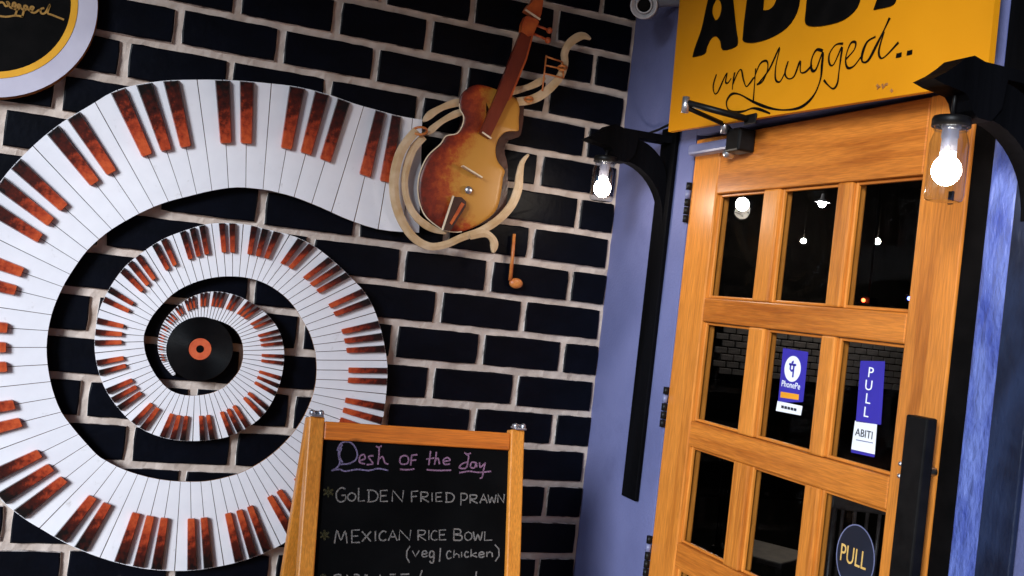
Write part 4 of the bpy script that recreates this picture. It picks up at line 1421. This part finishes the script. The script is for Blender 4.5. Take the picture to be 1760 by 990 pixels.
def jar_lamp(label, ctop, drop, r=0.033, h=0.112):
    c = Vector(ctop)
    j = thing('jar_lamp', c - Vector((0, 0, h)), label, 'lamp', 'jar lamps hanging from the timber brackets')
    link('cord', tube_mesh('cord', [c + Vector((0.002, 0, drop)), c + Vector((0, 0, 0.0))], 0.003, M['black_metal'], 8), j)
    link('lid', lathe_mesh('lid', [(0.0, 0.004), (r * .93, 0.004), (r * 1.0, 0.0), (r * 1.0, -0.011), (r * .95, -0.011), (r * .95, -0.001), (0, -0.001)], c, (0, 0, 1), M['black_metal'], 32), j)
    pr_ = [(r * .80, -0.006), (r * .80, -0.018), (r * .90, -0.026), (r, -0.036), (r, -h + 0.010), (r * .94, -h + 0.002), (r * .80, -h), (0.0, -h)]
    g = link('glass_jar', lathe_mesh('glass_jar', pr_, c, (0, 0, 1), M['jar_glass'], 32), j)
    for hh in (-0.010, -0.015):
        ring = [c + Vector((math.cos(a * math.pi / 12) * r * .83, math.sin(a * math.pi / 12) * r * .83, hh)) for a in range(25)]
        link('thread', tube_mesh('thread', ring, 0.0014, M['jar_glass'], 6, False), g)
    link('socket', lathe_mesh('socket', [(0.0, -0.002), (0.0125, -0.002), (0.0135, -0.012), (0.0115, -0.014), (0.0125, -0.026), (0.011, -0.028), (0.0118, -0.048), (0.0, -0.048)], c, (0, 0, 1), M['socket'], 20), j)
    prof_b = [(0.0100, -0.048), (0.0115, -0.052)]
    for k in range(2, 13):
        a = math.pi * k / 12
        prof_b.append((0.0205 * math.sin(a) + 0.0002, -0.0745 + 0.0225 * math.cos(a)))
    link('bulb', lathe_mesh('bulb', prof_b, c, (0, 0, 1), M['bulb'], 24), j)
    return j


yl = -0.280
dl = ray(1041, 272)
pl = EYE + dl * ((yl - EYE.y) / dl.y)
jar_lamp('lit bulb in a glass jar hanging in front of the brick corner', pl, 0.02, 0.029, 0.106)
dr = ray(1636, 206)
prr = EYE + dr * ((-1.419 - EYE.y) / dr.y)
jar_lamp('lit bulb in a glass jar hanging in front of the door', prr, 0.060, 0.0275, 0.120)

# ---- security camera at the top of the corner
sc_ = thing('security_camera', (0, -0.12, ZF + 0.60), 'small white bullet security camera on the wall left of the yellow sign', 'camera')
fc = at_x(1107, 9, -0.13)
ax = (EYE - fc).normalized()
ax = (ax + Vector((-.12, 0, .05))).normalized()
link('housing', lathe_mesh('housing', [(0.0, -0.10), (0.026, -0.10), (0.030, -0.09), (0.031, -0.01), (0.034, -0.008), (0.034, 0.006), (0.031, 0.008), (0.029, 0.004), (0.022, -0.004)], fc, ax, M['white_plastic'], 32), sc_)
link('lens_ring', lathe_mesh('lens_ring', [(0.0205, -0.008), (0.0205, 0.003), (0.018, 0.005), (0.0165, -0.002)], fc, ax, M['white_plastic'], 28), sc_)
link('lens', lathe_mesh('lens', [(0.0, -0.001), (0.010, -0.002), (0.0205, -0.006)], fc, ax, M['sign_black'], 24), sc_)
link('mount_arm', tube_mesh('mount_arm', [fc - ax * 0.07, fc - ax * 0.07 + Vector((0.03, 0.02, 0.02)), Vector((-0.001, fc.y + 0.05, fc.z + 0.045))], 0.010, M['white_plastic'], 10), sc_)

# ---- loose cable over the left bracket
pts = [(1052, 224, -.10), (1075, 226, -.06), (1098, 229, -.03), (1115, 229, -.02), (1132, 223, -.02), (1152, 213, -.02)]
cable = tube_mesh('cable', [at_x(a, b, c) for a, b, c in [(*p[:2], p[2]) for p in pts]], 0.0032, M['black_metal'], 6)
tag(link('cable', cable), 'thin black cable sagging above the left bracket towards the yellow sign', 'cable')

# ================================================================== INSIDE THE ROOM, SEEN THROUGH THE PANES
YI = 6.0
pa, pb = at_y(1308, 556, YI), at_y(1575, 662, YI)
xlo, xhi = pa.x - 0.5, pb.x + 0.4
ztop = max(at_y(1330, 552, YI).z, at_y(1560, 570, YI).z) + 0.05
ib = thing('interior_brick_wall', ((xlo + xhi) / 2, YI, ztop - 0.72), 'grey brick cladding inside the room seen through the middle panes', 'wall')
box('joint_bed', (xlo, YI + .012, ztop - 0.72), (xhi, YI + .05, ztop), M['sign_black'], ib, 0)
gb = box_mesh('clad', (-0.068, -0.004, -0.027), (0.068, 0.013, 0.027), M['grey_brick'], 0.004, 1)
pitch_x, pitch_z = 0.150, 0.066
for rix in range(10):
    z = ztop - 0.04 - rix * pitch_z
    x = xlo + 0.08 + (pitch_x / 2 if rix % 2 else 0)
    while x < xhi - 0.08:
        o = bpy.data.objects.new('clad_brick', gb)
        COL.objects.link(o)
        o.parent = ib
        o.location = Vector((x, YI + random.uniform(-.002, .002), z)) - Vector(ib.location)
        x += pitch_x
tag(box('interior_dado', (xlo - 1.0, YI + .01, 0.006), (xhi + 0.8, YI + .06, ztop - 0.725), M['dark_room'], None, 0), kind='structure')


def chair(loc, rz_, label):
    c = thing('spindle_chair', loc, label, 'chair', 'chairs inside the room')
    c.rotation_euler.z = rz_
    L = Vector(loc)

    def part(nm, me):
        o = bpy.data.objects.new(nm, me)
        COL.objects.link(o)
        o.parent = c
        return o
    part('seat', box_mesh('seat', (-.21, -.21, .43), (.21, .21, .465), M['dark_chair'], .01))
    for sx in (-1, 1):
        part('leg', tube_mesh('leg', [(sx * .18, -.18, .43), (sx * .20, -.20, 0.007)], [.018, .013], M['dark_chair']))
        part('leg', tube_mesh('leg', [(sx * .18, .19, .95), (sx * .18, .18, .45), (sx * .20, .22, 0.007)], [.014, .018, .013], M['dark_chair']))
    part('top_rail', box_mesh('top_rail', (-.20, .175, .88), (.20, .205, .96), M['dark_chair'], .01))
    for k in range(6):
        x = -.14 + k * .056
        part('spindle', tube_mesh('spindle', [(x, .19, .46), (x, .19, .885)], .009, M['dark_chair'], 8))
    return c


g1 = at_x(1335, 735, 2.2)
chair((2.2, g1.y, 0.006), 0.5, 'dark spindle-back chair behind the middle pane under the payment sticker')
g2 = at_x(1540, 770, 2.0)
chair((2.0, g2.y, 0.006), -0.4, 'dark spindle-back chair behind the right-hand middle pane')


def room_lamp(label, px, py, x, r, mat, shade=False):
    p = at_x(px, py, x)
    t = thing('pendant_lamp', p - Vector((0, 0, r)), label, 'lamp', 'lamps inside the room')
    link('globe', ball_mesh('globe', p, r, mat, 20), t)
    link('cord', tube_mesh('cord', [p + Vector((0, 0, r * .9)), Vector((p.x, p.y, 3.35))], 0.0012, M['sign_black'], 6), t)
    if shade:
        link('shade', lathe_mesh('shade', [(r * .35, r * 2.6), (r * .5, r * 1.3), (r * 1.9, r * .35)], p, (0, 0, 1), M['white_plastic'], 20), t)


room_lamp('large round white lamp behind the top left pane', 1276, 351, 2.6, 0.043, M['lamp_far'])
room_lamp('shaded lamp behind the top middle pane', 1413, 350, 3.2, 0.026, M['lamp_far'], True)
room_lamp('tiny lamp low in the top middle pane', 1381, 414, 4.9, 0.024, M['lamp_warm'])
room_lamp('tiny lamp in the top right pane', 1508, 415, 5.6, 0.028, M['lamp_warm'])
for nm, px, py, mt, lb in (('indicator_light', 1484, 516, M['led_red'], 'small red indicator light behind the top right pane'), ('indicator_light', 1563, 513, M['led_blue'], 'small blue indicator light at the edge of the top right pane')):
    p = at_x(px, py, 4.4)
    t = thing(nm, p - Vector((0, 0, 0.03)), lb, 'light', 'indicator lights inside the room')
    link('lens', ball_mesh('lens', p, 0.016, mt, 12), t)
    link('case', box_mesh('case', p + Vector((0.012, -.06, -.03)), p + Vector((0.09, .06, .03)), M['black_metal'], 0.004), t)
    link('hanger', tube_mesh('hanger', [p + Vector((0.05, 0, 0.03)), Vector((p.x + 0.05, p.y, 3.35))], 0.008, M['black_metal'], 6), t)
